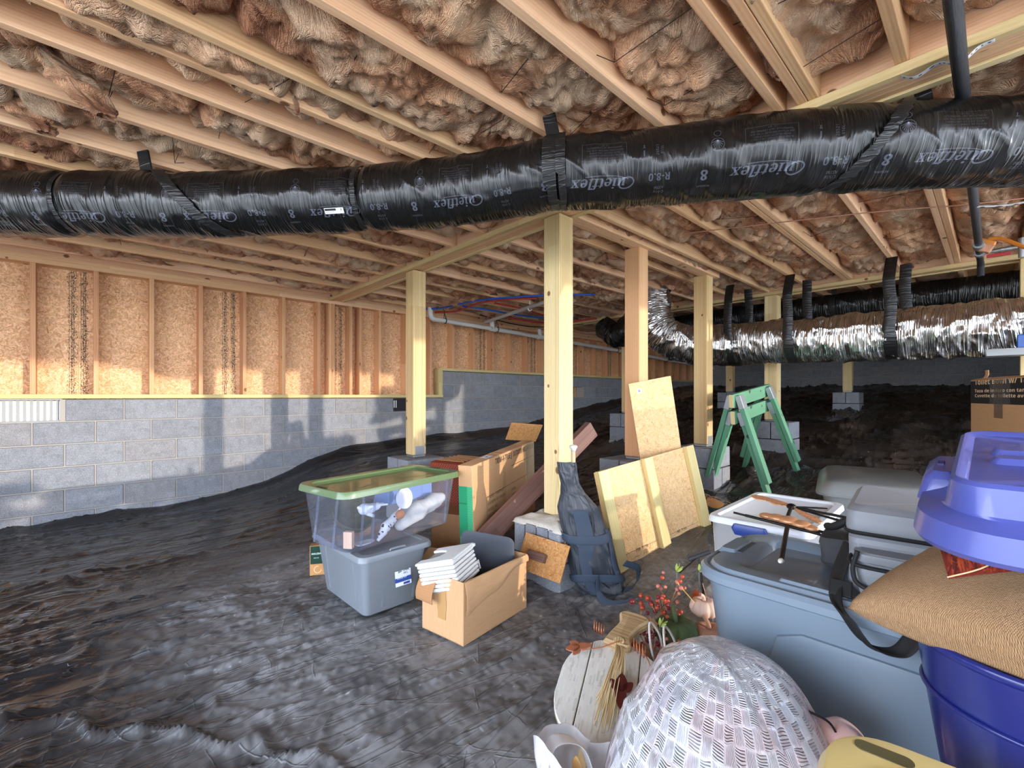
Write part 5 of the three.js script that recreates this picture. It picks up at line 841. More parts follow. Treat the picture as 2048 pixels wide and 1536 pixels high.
{
  const o = thing('toilet_carton', 'tall brown toilet carton with a black printed band at the right edge', 'carton', [4.21, 0.25, -0.26], 3.457);
  part(o, 'carton_body', cbox(0.9, 1.06, 0.5, 0.004, 0, 0, 0), M.card, [0, 0.53, 0]);
  part(o, 'flap', thicken(sheet((u, v) => [-0.45 + 0.88 * u, 1.062 + 0.012 * Math.sin(v * 2) + 0.004 * n2(u * 9, 2) * v, -0.25 + v * 0.12], 16, 6), 0.004), M.cardDark);
  part(o, 'torn_tab', thicken(sheet((u, v) => [-0.36 + 0.05 * u + 0.02 * Math.sin(v * 4), 1.065 + v * 0.06, -0.22 + 0.02 * v], 4, 8), 0.003), M.card);
  decal(o, 'print_band', 0.898, 0.155, (x, w, h) => { x.fillStyle = '#171413'; x.fillRect(0, 0, w, h); x.fillStyle = '#e9c79c'; const word = (s, y, px, wd) => { x.font = `bold ${px}px sans-serif`; x.save(); x.translate(0.07, y); x.scale(wd / x.measureText(s).width, 1); x.fillText(s, 0, 0); x.restore(); }; word('Toilet Bowl w/ Tank', 0.075, 0.052, 0.82); word('Taza de indoro con tanque', 0.107, 0.03, 0.8); word('Cuvette de toilette avec', 0.14, 0.03, 0.74); x.fillStyle = 'rgba(190,190,200,0.25)'; x.fillRect(0.3, 0, 0.28, h); }, [0, 0.975, 0.2512], null, 1200);
  part(o, 'tape', cbox(0.12, 0.24, 0.001, 0.0003), MP({ color: 0xe8e2da, roughness: 0.1, transmission: 0.92, thickness: 0 }), [-0.02, 0.93, -0.2528]);
}
{
  const o = thing('metal_tray', 'shiny metal tray with a blue level on it at the right edge', 'tray', [5.05, 1.5, -0.2], 0);
  part(o, 'tray', loft([{ L: 0.2, W: 0.5, r: 0.01, y: 0 }, { L: 0.22, W: 0.52, r: 0.01, y: 0.05 }]), M.galv);
  part(o, 'blue_level', cbox(0.04, 0.1, 0.3, 0.008), MP({ color: 0x1c4e9c, roughness: 0.35 }), [-0.05, 0.1, -0.06]);
  part(o, 'hanger_rod', bar([0.08, 0.03, -0.22], [0.08, 0.93, -0.22], 0.004), M.black);
}
{
  solo('black_bundle', blob([[[0, 0.05, 0, 0.06], [0.1, 0.08, 0.04, 0.08]], [[0.1, 0.08, 0.04, 0.07], [0.2, 0.05, -0.02, 0.05]]], { cell: 0.008, k: 0.02, bump: 0.02 }), M.film.clone(), 'crumpled black plastic bundle on the floor behind the sawhorse legs', 'bundle', null, [5.0, 0.36, 1.72]);
}
// ---------- right foreground: big tote and what lies on it ----------
{
  const m = MP({ color: 0x75838f, roughness: 0.36, clearcoat: 0.2 });
  const o = thing('storage_tote', 'big blue grey tote with a moulded lid, carrying the grey cooler bag', 'storage tote', [1.9, 0.0, 0.21], Math.PI / 2);
  part(o, 'body', tubGeo(1.06, 0.575, 0.94, 0.47, 0.565, 0.11), m);
  part(o, 'side_panel', loft([{ L: 0.46, W: 0.014, r: 0.005, y: 0.0 }, { L: 0.48, W: 0.016, r: 0.006, y: 0.3 }, { L: 0.42, W: 0.016, r: 0.006, y: 0.4 }, { L: 0.28, W: 0.014, r: 0.005, y: 0.43 }]), m, [0.06, 0.03, 0.243], [-0.094, 0, 0]);
  part(o, 'lid', loft([{ L: 1.1, W: 0.615, r: 0.135, y: 0.545 }, { L: 1.11, W: 0.625, r: 0.14, y: 0.55 }, { L: 1.11, W: 0.625, r: 0.14, y: 0.572 }, { L: 1.09, W: 0.605, r: 0.13, y: 0.586 }, { L: 1.07, W: 0.585, r: 0.125, y: 0.586 }, { L: 1.055, W: 0.57, r: 0.12, y: 0.578 }, { L: 1.03, W: 0.545, r: 0.11, y: 0.596 }, { L: 0.86, W: 0.44, r: 0.05, y: 0.6 }, { L: 0.82, W: 0.40, r: 0.04, y: 0.588 }, { L: 0.8, W: 0.38, r: 0.035, y: 0.574 }]), m);
  for (const s of [-1, 1]) { part(o, 'lid_rib', loft([{ L: 0.2, W: 0.035, r: 0.01, y: 0.59 }, { L: 0.17, W: 0.02, r: 0.008, y: 0.606 }]), m, [s * 0.18, 0, 0.245]); part(o, 'lid_rib', loft([{ L: 0.2, W: 0.035, r: 0.01, y: 0.59 }, { L: 0.17, W: 0.02, r: 0.008, y: 0.606 }]), m, [s * 0.18, 0, -0.245]); }
  for (const s of [-1, 1]) part(o, 'end_latch', loft([{ L: 0.07, W: 0.2, r: 0.015, y: 0.592 }, { L: 0.05, W: 0.17, r: 0.012, y: 0.608 }]), m, [s * 0.5, 0, 0]);
  for (const s of [-1, 1]) part(o, 'latch_recess', cbox(0.02, 0.004, 0.16, 0.002), MP({ color: 0x3a4652, roughness: 0.4 }), [s * 0.46, 0.6005, 0]);
}
{
  const g = MP({ color: 0x7f8286, roughness: 0.5, sheen: 0.25, sheenColor: new THREE.Color(0.6, 0.6, 0.65), sheenRoughness: 0.5 }), web = MS({ color: 0x151515, roughness: 0.7 });
  const o = thing('cooler_bag', 'grey canvas cooler bag with black trim and a shoulder strap, on the big tote', 'bag', [1.91, 0.6, 0.12], -Math.PI / 2 + 0.1);
  const soft = (L, W2, y0, y1, seed, r = 0.03, lean = 0) => { const gg = loft(Array.from({ length: 15 }, (_, i) => { const t = i / 14, e = Math.min(1, Math.sin(Math.PI * clamp(t, 0.02, 0.98)) * 2.2); return { L: L * (0.9 + 0.1 * e), W: W2 * (0.88 + 0.12 * e), r, y: lerp(y0, y1, t), oz: lean * t }; }), { n: 10, crease: 0.9 }); const p = gg.attributes.position; for (let i = 0; i < p.count; i++) { const x = p.getX(i), y = p.getY(i), z = p.getZ(i), d = 0.012 * fbm(x * 11 + seed, y * 14 + z * 9, 3); p.setXYZ(i, x + d * Math.sign(x), y + (y > y1 - 0.01 ? 0.02 * fbm(x * 6 + seed, z * 6, 2) : 0), z + d * Math.sign(z)); } gg.computeVertexNormals(); return gg; };
  part(o, 'bag_body', soft(0.41, 0.4, 0.0, 0.2, 2), g);
  part(o, 'lid_flap', soft(0.43, 0.43, 0.185, 0.265, 7, 0.035), g);
  part(o, 'front_pocket', soft(0.37, 0.12, 0.005, 0.125, 4, 0.03), g, [0, 0, -0.2]);
  part(o, 'pocket_flap', soft(0.385, 0.135, 0.115, 0.15, 14, 0.03), g, [0, 0, -0.2]);
  part(o, 'trim', tube([[-0.195, 0.118, -0.12], [-0.195, 0.112, -0.262], [-0.1, 0.108, -0.272], [0.1, 0.108, -0.272], [0.195, 0.112, -0.262], [0.195, 0.118, -0.12]], 0.0055, 40, 6), web);
  const trim = (L, W2, y) => part(o, 'trim', loft([{ L, W: W2, r: 0.035, y: y - 0.006 }, { L: L + 0.008, W: W2 + 0.008, r: 0.037, y }, { L, W: W2, r: 0.035, y: y + 0.006 }], { cap0: false, cap1: false }), web);
  trim(0.432, 0.425, 0.19); 
  part(o, 'pocket_trim', tube([[-0.18, 0.15, -0.268], [-0.19, 0.09, -0.272], [-0.16, 0.05, -0.275], [0.0, 0.03, -0.276], [0.15, 0.04, -0.274]], 0.007, 40, 6), web);
  part(o, 'buckle', cbox(0.07, 0.03, 0.016, 0.005), M.black, [0.02, 0.16, -0.262]);
  part(o, 'zip_pull', merge([bar([-0.035, 0.14, -0.28], [0.055, 0.132, -0.285], 0.005), bar([-0.04, 0.14, -0.28], [-0.03, 0.02, -0.29], 0.002)]), M.galv);
  part(o, 'zip_tab', thicken(sheet((u, v) => [-0.05 + 0.03 * u * (1 - v) + 0.01 * v, 0.145 - v * 0.08, -0.286], 4, 8), 0.003), web);
  part(o, 'shoulder_strap', thicken(sheet((u, v) => { const P = new THREE.CatmullRomCurve3([V(-0.21, 0.13, -0.12), V(-0.235, 0.04, -0.2), V(-0.23, -0.005, -0.28), V(-0.2, -0.02, -0.345), V(-0.15, -0.075, -0.36), V(-0.09, -0.075, -0.355), V(-0.05, -0.02, -0.345), V(0.0, 0.005, -0.3)]).getPoint(u); return [P.x + (v - 0.5) * 0.035, P.y + 0.004 * Math.sin(v * 9), -P.z - (v - 0.5) * 0.035]; }, 60, 4, [1, 0.05]), 0.003), web);
  part(o, 'strap_keeper', cbox(0.055, 0.05, 0.01, 0.003), web, [-0.222, 0.02, -0.235], [-0.7, 0, 0]);
  part(o, 'back_strap', tube([[-0.2, 0.18, 0.1], [-0.27, 0.12, 0.13], [-0.3, 0.1, 0.19], [-0.25, 0.08, 0.24]], 0.014, 30, 8), web);
  part(o, 'mesh_pocket', soft(0.12, 0.2, 0.0, 0.09, 9, 0.03), MS({ color: 0x3c3c3e, roughness: 0.9 }), [-0.25, 0.0, 0.12]);
}
{
  // blue lid tilted on the burlap cushion, the cushion on a dark blue tub
  const bl = MP({ color: 0x4b5398, roughness: 0.34, clearcoat: 0.25 });
  const o = thing('tote_lid', 'bright blue moulded tote lid tilted on top of the burlap cushion', 'lid', [1.45, 0.955, -0.39], Math.PI / 2); o.rotation.order = 'YXZ'; o.rotation.x = -0.0; 
  const inner = new THREE.Group();
  part(o, 'lid_skirt', loft([{ L: 1.0, W: 0.62, r: 0.13, y: -0.012 }, { L: 1.015, W: 0.64, r: 0.14, y: 0 }, { L: 1.0, W: 0.625, r: 0.13, y: 0.045 }, { L: 0.93, W: 0.56, r: 0.1, y: 0.06 }, { L: 0.915, W: 0.545, r: 0.07, y: 0.065 }, { L: 0.9, W: 0.53, r: 0.055, y: 0.115 }, { L: 0.885, W: 0.515, r: 0.05, y: 0.122 }, { L: 0.87, W: 0.5, r: 0.045, y: 0.12 }, { L: 0.85, W: 0.48, r: 0.04, y: 0.112 }], { n: 10 }), bl);
  for (const z of [-0.04, 0.04]) part(o, 'raised_bar', loft([{ L: 0.8, W: 0.05, r: 0.02, y: 0.11 }, { L: 0.78, W: 0.032, r: 0.014, y: 0.124 }]), bl, [0.0, 0, z]);
  for (let k = 0; k < 26; k++) for (const z of [-0.14, 0.14]) part(o, 'ridge', cbox(0.006, 0.004, 0.13, 0.0015), bl, [-0.37 + k * 0.0145 + 0.42 * (k > 25), 0.1135, z]);
  part(o, 'end_latch', loft([{ L: 0.08, W: 0.2, r: 0.015, y: 0.03 }, { L: 0.06, W: 0.18, r: 0.02, y: 0.075 }, { L: 0.03, W: 0.15, r: 0.014, y: 0.09 }]), bl, [-0.0 + 0.47, 0, 0]);
  part(o, 'latch_slot', cbox(0.012, 0.004, 0.03, 0.001), MP({ color: 0x1e2470, roughness: 0.4 }), [0.475, 0.091, -0.0]);
  o.rotation.set(0, Math.PI / 2, 0); o.rotateX(-0.0); o.rotateOnWorldAxis(new THREE.Vector3(0, 0, 1), 0.13);
  const tubM = MP({ color: 0x141f62, roughness: 0.32, clearcoat: 0.3 });
  const t = thing('round_tub', 'dark blue tapered tub under the burlap cushion, at the right edge', 'tub', [1.385, 0.18, -0.065]);
  part(t, 'tub_body', new THREE.LatheGeometry([[0, 0], [0.1, 0], [0.115, 0.02], [0.14, 0.16], [0.17, 0.36], [0.19, 0.5], [0.2, 0.505], [0.203, 0.515], [0.2, 0.525], [0.188, 0.52], [0.165, 0.36], [0.11, 0.03], [0, 0.025]].map((p) => new THREE.Vector2(...p)), 64), tubM);
  part(t, 'band', new THREE.TorusGeometry(0.178, 0.005, 8, 64).rotateX(Math.PI / 2).translate(0, 0.4, 0), tubM);
  const u = thing('crate', 'blue crate bottom under the dark blue tub', 'crate', [1.385, 0, -0.1]); part(u, 'crate_body', cbox(0.34, 0.178, 0.34, 0.012), MP({ color: 0x3a66b4, roughness: 0.4 }), [0, 0.09, 0]);
  const bur = MS({ roughness: 0.95, map: canvas(512, 512, (x, w, h) => { const r = rng(23); x.fillStyle = '#957350'; x.fillRect(0, 0, w, h); for (let j = 0; j < 128; j++) for (let i = 0; i < 128; i++) { const d = r() * 0.35; x.fillStyle = (i + j) % 2 ? `rgba(190,156,112,${0.3 + d})` : `rgba(74,50,32,${0.25 + d})`; x.fillRect(i * 4, j * 4, 3.4, 3.4); } }, { rep: [2, 2] }), bumpMap: blockBump, bumpScale: 0.002 });
  const c = thing('cushion', 'burlap cushion with a red printed patch, squashed under the bright blue lid', 'cushion');
  part(c, 'cushion_body', (() => { const f = (sgn) => (uu, v) => { const x = (uu - 0.5) * 2, z = (v - 0.5) * 2, e = (1 - Math.pow(Math.abs(x), 2.6)) * (1 - Math.pow(Math.abs(z), 2.6)), pin = 1 - 0.08 * (1 - x * x) * 1 ; return [x * 0.235 * (1 - 0.07 * (1 - z * z)), sgn * (0.1 * Math.pow(Math.max(e, 0), 0.42) + 0.006 * fbm(x * 3, z * 3, 3) * e), z * 0.235 * (1 - 0.07 * (1 - x * x))]; }; const a = sheet(f(1), 60, 60), b = sheet((uu, v) => f(-1)(1 - uu, v), 60, 60); return mergeVertices(merge([a, b])); })(), bur);
  part(c, 'red_patch', sheet((uu, v) => { const x = lerp(lerp(-0.27, -0.65, v), lerp(0.5, 0.12, v), uu), z = lerp(lerp(-0.32, 0.24, v), lerp(0.2, 0.76, v), uu), e = (1 - Math.pow(Math.abs(x), 2.6)) * (1 - Math.pow(Math.abs(z), 2.6)); return [x * 0.235, 0.1 * Math.pow(e, 0.42) + 0.0015 + 0.006 * fbm(x * 3, z * 3, 3) * e, z * 0.235]; }, 30, 30), MS({ roughness: 0.9, map: canvas(256, 256, (x, w, h) => { const r = rng(2); x.fillStyle = '#8c2a17'; x.fillRect(0, 0, w, h); for (let k = 0; k < 300; k++) { x.strokeStyle = r() < 0.5 ? 'rgba(214,90,40,0.5)' : 'rgba(70,14,10,0.5)'; x.lineWidth = 1 + r() * 6; x.beginPath(); const y = r() * h; x.moveTo(r() * w, y); x.quadraticCurveTo(r() * w, y + 20, r() * w, y + 30 * r()); x.stroke(); } }) }));
  part(c, 'loose_thread', tube([[-0.15, 0.085, 0.06], [-0.12, 0.1, 0.02], [-0.06, 0.108, 0.0], [-0.04, 0.112, -0.05], [0.05, 0.115, -0.1]], 0.0016, 30, 5), MS({ color: 0xd9b78a }));
  { const cd = new THREE.Vector3(-0.28, -0.27, -0.9).normalize(), dd = new THREE.Vector3(0.94, 0.1, -0.3); dd.addScaledVector(cd, -dd.dot(cd)).normalize(); const X = cd.clone().multiplyScalar(-1).add(dd).normalize(), Z = cd.clone().add(dd).normalize().negate(), Y = Z.clone().cross(X); c.quaternion.setFromRotationMatrix(new THREE.Matrix4().makeBasis(X, Y, Z)); c.position.set(1.38, 0.8, 0.07); }
}
{
  const ye = MP({ color: 0xe6cf86, roughness: 0.36, clearcoat: 0.2 });
  const o = thing('storage_tote', 'pale yellow lidded tote at the bottom right corner', 'storage tote', [0.845, 0.0, -0.29], Math.PI / 2 + 0.12);
  part(o, 'body', tubGeo(0.93, 0.58, 0.8, 0.46, 0.51, 0.08), ye);
  part(o, 'lid', loft([{ L: 0.98, W: 0.62, r: 0.11, y: 0.5 }, { L: 0.985, W: 0.625, r: 0.11, y: 0.525 }, { L: 0.96, W: 0.6, r: 0.1, y: 0.55 }, { L: 0.95, W: 0.59, r: 0.1, y: 0.552 }, { L: 0.8, W: 0.46, r: 0.05, y: 0.552 }, { L: 0.78, W: 0.44, r: 0.05, y: 0.568 }, { L: 0.74, W: 0.4, r: 0.04, y: 0.57 }], { n: 10 }), ye);
  part(o, 'handle_slot', loft([{ L: 0.085, W: 0.03, r: 0.014, y: 0.55 }, { L: 0.085, W: 0.03, r: 0.014, y: 0.5535 }]), MS({ color: 0x57502f, roughness: 0.6 }), [0.4, 0, -0.255]);
}
// ---------- bags and autumn decorations on the floor ----------
{
  const quilt = (bump) => tex(1024, 1024, (u, v) => {
    const s = 14, x = u * s + 0.1 * n2(u * 22, v * 22), y = v * s + 0.1 * n2(u * 22 + 9, v * 22), i = Math.floor(x), j = Math.floor(y), fx = x - i, fy = y - j, on = (i + j) % 2, m = Math.min(fx, 1 - fx, fy, 1 - fy), r = on ? Math.sin((fy * 7 + fx * 0.6) * 6.283) : Math.sin((fx * 7 + fy * 0.6) * 6.283), k = sstep(0.02, 0.16, m);
    if (bump) { const h = 0.45 + (on ? 0.14 : 0.06) * r * k + 0.5 * fbm(u * 9, v * 9, 4); return [h, h, h]; }
    const p = sstep(0.05, 0.4, fbm(u * 5 + 2, v * 5, 3)), b = sstep(0.1, 0.45, fbm(u * 6 + 30, v * 6, 3)); let c = mix3([0.93, 0.93, 0.94], [0.95, 0.84, 0.85], p * 0.6); c = mix3(c, [0.78, 0.8, 0.84], b * 0.6); return c;
  }, { srgb: !bump });
  const m = MP({ map: quilt(false), bumpMap: quilt(true), bumpScale: 0.022, roughness: 0.25, clearcoat: 0.5, clearcoatRoughness: 0.12, transmission: 0.3, thickness: 0 });
  const g = new THREE.SphereGeometry(1, 150, 110); { const p = g.attributes.position; for (let i = 0; i < p.count; i++) { let x = p.getX(i), y = p.getY(i), z = p.getZ(i); const d = 1 + 0.06 * fbm(x * 2.2 + 4, y * 2.2 + z * 1.7, 3) + 0.035 * Math.max(0, ridge(x * 3 + z * 2, y * 4 + z)) + 0.012 * fbm(x * 14, y * 14 + z * 9, 2); const top = sstep(-0.1, 1, y); x = Math.sign(x) * Math.pow(Math.abs(x), 0.9) * d; z = Math.sign(z) * Math.pow(Math.abs(z), 0.9) * d; p.setXYZ(i, x * 0.31 * (1 - 0.12 * top) + 0.13 * top, Math.max(-0.42, y * d) * 0.31 * (1 + 0.1 * top), z * 0.31 * (1 - 0.12 * top) - 0.06 * top); } g.computeVertexNormals(); const uv = g.attributes.uv; for (let i = 0; i < uv.count; i++) uv.setXY(i, uv.getX(i) * 4, uv.getY(i) * 2.1); }
  const o = thing('plastic_bag', 'big puffed bag of clear embossed plastic sheeting in the right foreground', 'bag', [1.2, 0.13, 0.47]);
  part(o, 'bag_skin', g, m);
  const film = MP({ color: 0xf0eeee, roughness: 0.3, transmission: 0.35, thickness: 0, clearcoat: 0.4 });
  const w = thing('shopping_bag', 'open white plastic shopping bag at the bottom edge, holding tan leaf trimmings', 'bag', [1.03, 0.0, 0.815], 0.4);
  part(w, 'bag_skin', thicken(sheet((u, v) => { const ph = u * 6.2832, r = lerp(0.11, 0.14, v) * (1 + 0.16 * n2(Math.cos(ph) * 2, Math.sin(ph) * 2 + v) + 0.05 * n2(ph * 5, v * 3)), h = 0.13 + 0.09 * Math.max(0, Math.cos(ph - 2.4)) + 0.04 * n2(Math.cos(ph) * 1.4 + 5, Math.sin(ph) * 1.4); return [Math.cos(ph) * r, v * h, Math.sin(ph) * r * 0.9]; }, 80, 24), 0.002), film);
  part(w, 'handle_loop', thicken(sheet((u, v) => { const P = new THREE.CatmullRomCurve3([V(-0.1, 0.16, 0.08), V(-0.06, 0.23, 0.06), V(0.0, 0.2, 0.0), V(-0.02, 0.12, -0.05), V(-0.04, 0.06, -0.1)]).getPoint(u); return [P.x + (v - 0.5) * 0.05 * (1 - 0.5 * Math.sin(u * 3.1)), P.y, -P.z + (v - 0.5) * 0.03]; }, 30, 6), 0.002), film);
  for (let k = 0; k < 7; k++) part(w, 'leaf_trimming', plate([[0, 0], [0.02, 0.012], [0.05, 0.01], [0.07, 0], [0.05, -0.012], [0.02, -0.012]], 0.003), MS({ color: [0xd9c08f, 0xb3793f, 0xc99a5e][k % 3], roughness: 0.8 }), [-0.05 + (k % 4) * 0.03, 0.1 + 0.01 * (k % 3), -0.05 + Math.floor(k / 4) * 0.05], [-1.3, k * 0.9, 0.3]);
  const pk = thing('paper_bag', 'pale pink crumpled bag with a loop handle between the embossed bag and the big tote', 'bag', [1.36, 0.0, 0.33]);
  part(pk, 'bag_skin', blob([[[0, 0.05, 0, 0.09], [0.02, 0.24, -0.02, 0.09]], [[0.02, 0.24, -0.02, 0.08], [0.05, 0.3, 0.06, 0.06]]], { cell: 0.008, k: 0.02, bump: 0.012 }), MP({ color: 0xe6bdb6, roughness: 0.35, clearcoat: 0.4 }));
  part(pk, 'wire_handle', tube([[0.0, 0.34, 0.05], [-0.02, 0.39, 0.02], [0.0, 0.38, -0.04], [0.03, 0.33, -0.06]], 0.003, 24, 6), M.wire);
}
{
  const o = thing('wooden_pumpkin', 'white slatted wooden pumpkin sign with a raffia bow and metal leaves', 'pumpkin sign');
  const wh = MS({ roughness: 0.8, map: canvas(256, 512, (x, w, h) => { const r = rng(12); x.fillStyle = '#d8d4c8'; x.fillRect(0, 0, w, h); for (let k = 0; k < 700; k++) { x.fillStyle = `rgba(${r() < 0.6 ? '240,238,230' : '120,112,90'},${r() * 0.25})`; x.fillRect(r() * w, r() * h, 2 + r() * 4, 20 + r() * 60); } }) }), rim = MS({ color: 0x8a8260, roughness: 0.85 });
  wh.map.repeat.set(2.5, 2.5);
  const slat = (x0, x1, f) => { const pts = [], n = 14; for (let k = 0; k <= n; k++) { const x = lerp(x0, x1, k / n); pts.push([x, f(x)]); } for (let k = n; k >= 0; k--) { const x = lerp(x0, x1, k / n); pts.push([x, -f(x) * 1.02]); } return pts; };
  const top = (x) => 0.215 * Math.pow(Math.max(0.02, 1 - Math.pow(Math.abs(x - 0.03) / 0.195, 3.4)), 0.42) + 0.028 * Math.exp(-Math.pow((x + 0.035) / 0.045, 2)) + 0.028 * Math.exp(-Math.pow((x - 0.085) / 0.045, 2));
  for (const [p, q] of [[-0.162, -0.075], [-0.066, 0.12], [0.129, 0.222]]) { part(o, 'slat', plate(slat(p, q, top), 0.014, 0.003, false), wh); part(o, 'slat_edge', plate(slat(p - 0.001, q + 0.001, (x) => top(x) + 0.003), 0.008, 0.002, false), rim, [0, 0, 0.006]); }
  for (const y of [0.08, -0.12]) part(o, 'back_strip', cbox(0.34, 0.05, 0.016, 0.002), M.brown, [0.03, y, 0.018]);
  part(o, 'stem', plate([[-0.045, 0], [-0.035, 0.06], [-0.02, 0.13], [-0.035, 0.19], [0.02, 0.205], [0.075, 0.19], [0.05, 0.13], [0.035, 0.06], [0.045, 0]], 0.03, 0.008), MS({ map: woodTex(61, [0.82, 0.7, 0.52], [0.45, 0.32, 0.18], 3, 1.2), roughness: 0.8 }), [0.028, 0.21, -0.02], [0, 0, -0.2]);
  const raf = MS({ color: 0xd9bd8a, roughness: 0.85 }), r = rng(8);
  for (let k = 0; k < 42; k++) { const x0 = 0.05 + (r() - 0.5) * 0.04, sp = (r() - 0.5) * 0.1; part(o, 'raffia_strand', tube([[x0 * 0.7, 0.215 + r() * 0.02, -0.03], [x0 + sp * 0.2, 0.12, -0.045 - r() * 0.015], [x0 + sp * 0.6 - 0.01, 0.0 - r() * 0.04, -0.036 - r() * 0.02], [x0 + sp * 0.8 - 0.02, -0.06 - r() * 0.14, -0.022 - r() * 0.01]], 0.0018, 16, 5), raf); }
  for (let k = 0; k < 12; k++) { const a = k * 0.55; part(o, 'raffia_loop', tube([[0.037, 0.21, -0.03], [0.037 + Math.cos(a) * 0.02, 0.22 + Math.abs(Math.sin(a)) * 0.02, -0.045], [0.037 + Math.cos(a) * 0.014, 0.2, -0.04], [0.037, 0.2, -0.035]], 0.0018, 12, 5), raf); }
  const cw = MS({ color: 0xc98058, metalness: 0.6, roughness: 0.4 });
  const coil = (x, y, z, rr, L, turns, tilt) => { const pts = []; for (let k = 0; k <= turns * 14; k++) { const a = k / 14 * 6.283, t = k / (turns * 14); pts.push([x + L * t, y + Math.sin(a) * rr - tilt * t, z + Math.cos(a) * rr]); } return tube(pts, 0.0022, turns * 28, 6); };
  part(o, 'wire_coil', coil(-0.082, 0.3, -0.03, 0.02, 0.05, 4.5, 0.025), cw); part(o, 'wire_coil', coil(0.09, 0.235, -0.03, 0.022, 0.055, 4.5, 0.04), cw);
  part(o, 'wire', tube([[-0.1, 0.14, -0.03], [-0.03, 0.17, -0.035], [0.03, 0.205, -0.045], [0.07, 0.235, -0.04], [0.075, 0.25, -0.035], [0.05, 0.24, -0.04]], 0.0022, 30, 6), cw);
  part(o, 'wire', tube([[0.14, 0.19, -0.03], [0.155, 0.16, -0.03], [0.165, 0.14, -0.02]], 0.0022, 16, 6), cw);
  const leaf = (m, x, y, s, rot) => { s *= 0.95; const L = part(o, 'metal_leaf', mergeGeometries([[0, 1, 0], [-0.62, 0.7, -0.7], [0.62, 0.7, 0.7]].map(([dx, k, a]) => plate([[0, -0.2], [0.34, 0.1], [0.36, 0.5], [0, 1.05], [-0.36, 0.5], [-0.34, 0.1]].map(([p, q]) => [p * s * k, q * s * k]), 0.003, 0.001).rotateZ(-a).translate(dx * s * 0.3, 0, 0)).concat(plate([[0, 0], [0.3, -0.2], [0.25, -0.7], [0, -1.2], [-0.25, -0.7], [-0.3, -0.2]].map(([p, q]) => [p * s, q * s]), 0.003, 0.001))), m, [x, y, -0.05], [0.15, 0, rot]); return L; };
  leaf(MS({ color: 0xa86546, metalness: 0.35, roughness: 0.5 }), -0.115, 0.13, 0.05, 2.0); leaf(MS({ color: 0x5d241f, metalness: 0.35, roughness: 0.45 }), 0.073, -0.03, 0.062, 0.05);
  frame(o, [1.395, 0.105, 1.0], [1.572, 0.098, 0.655], [1.673, 0.165, 1.099]);
}
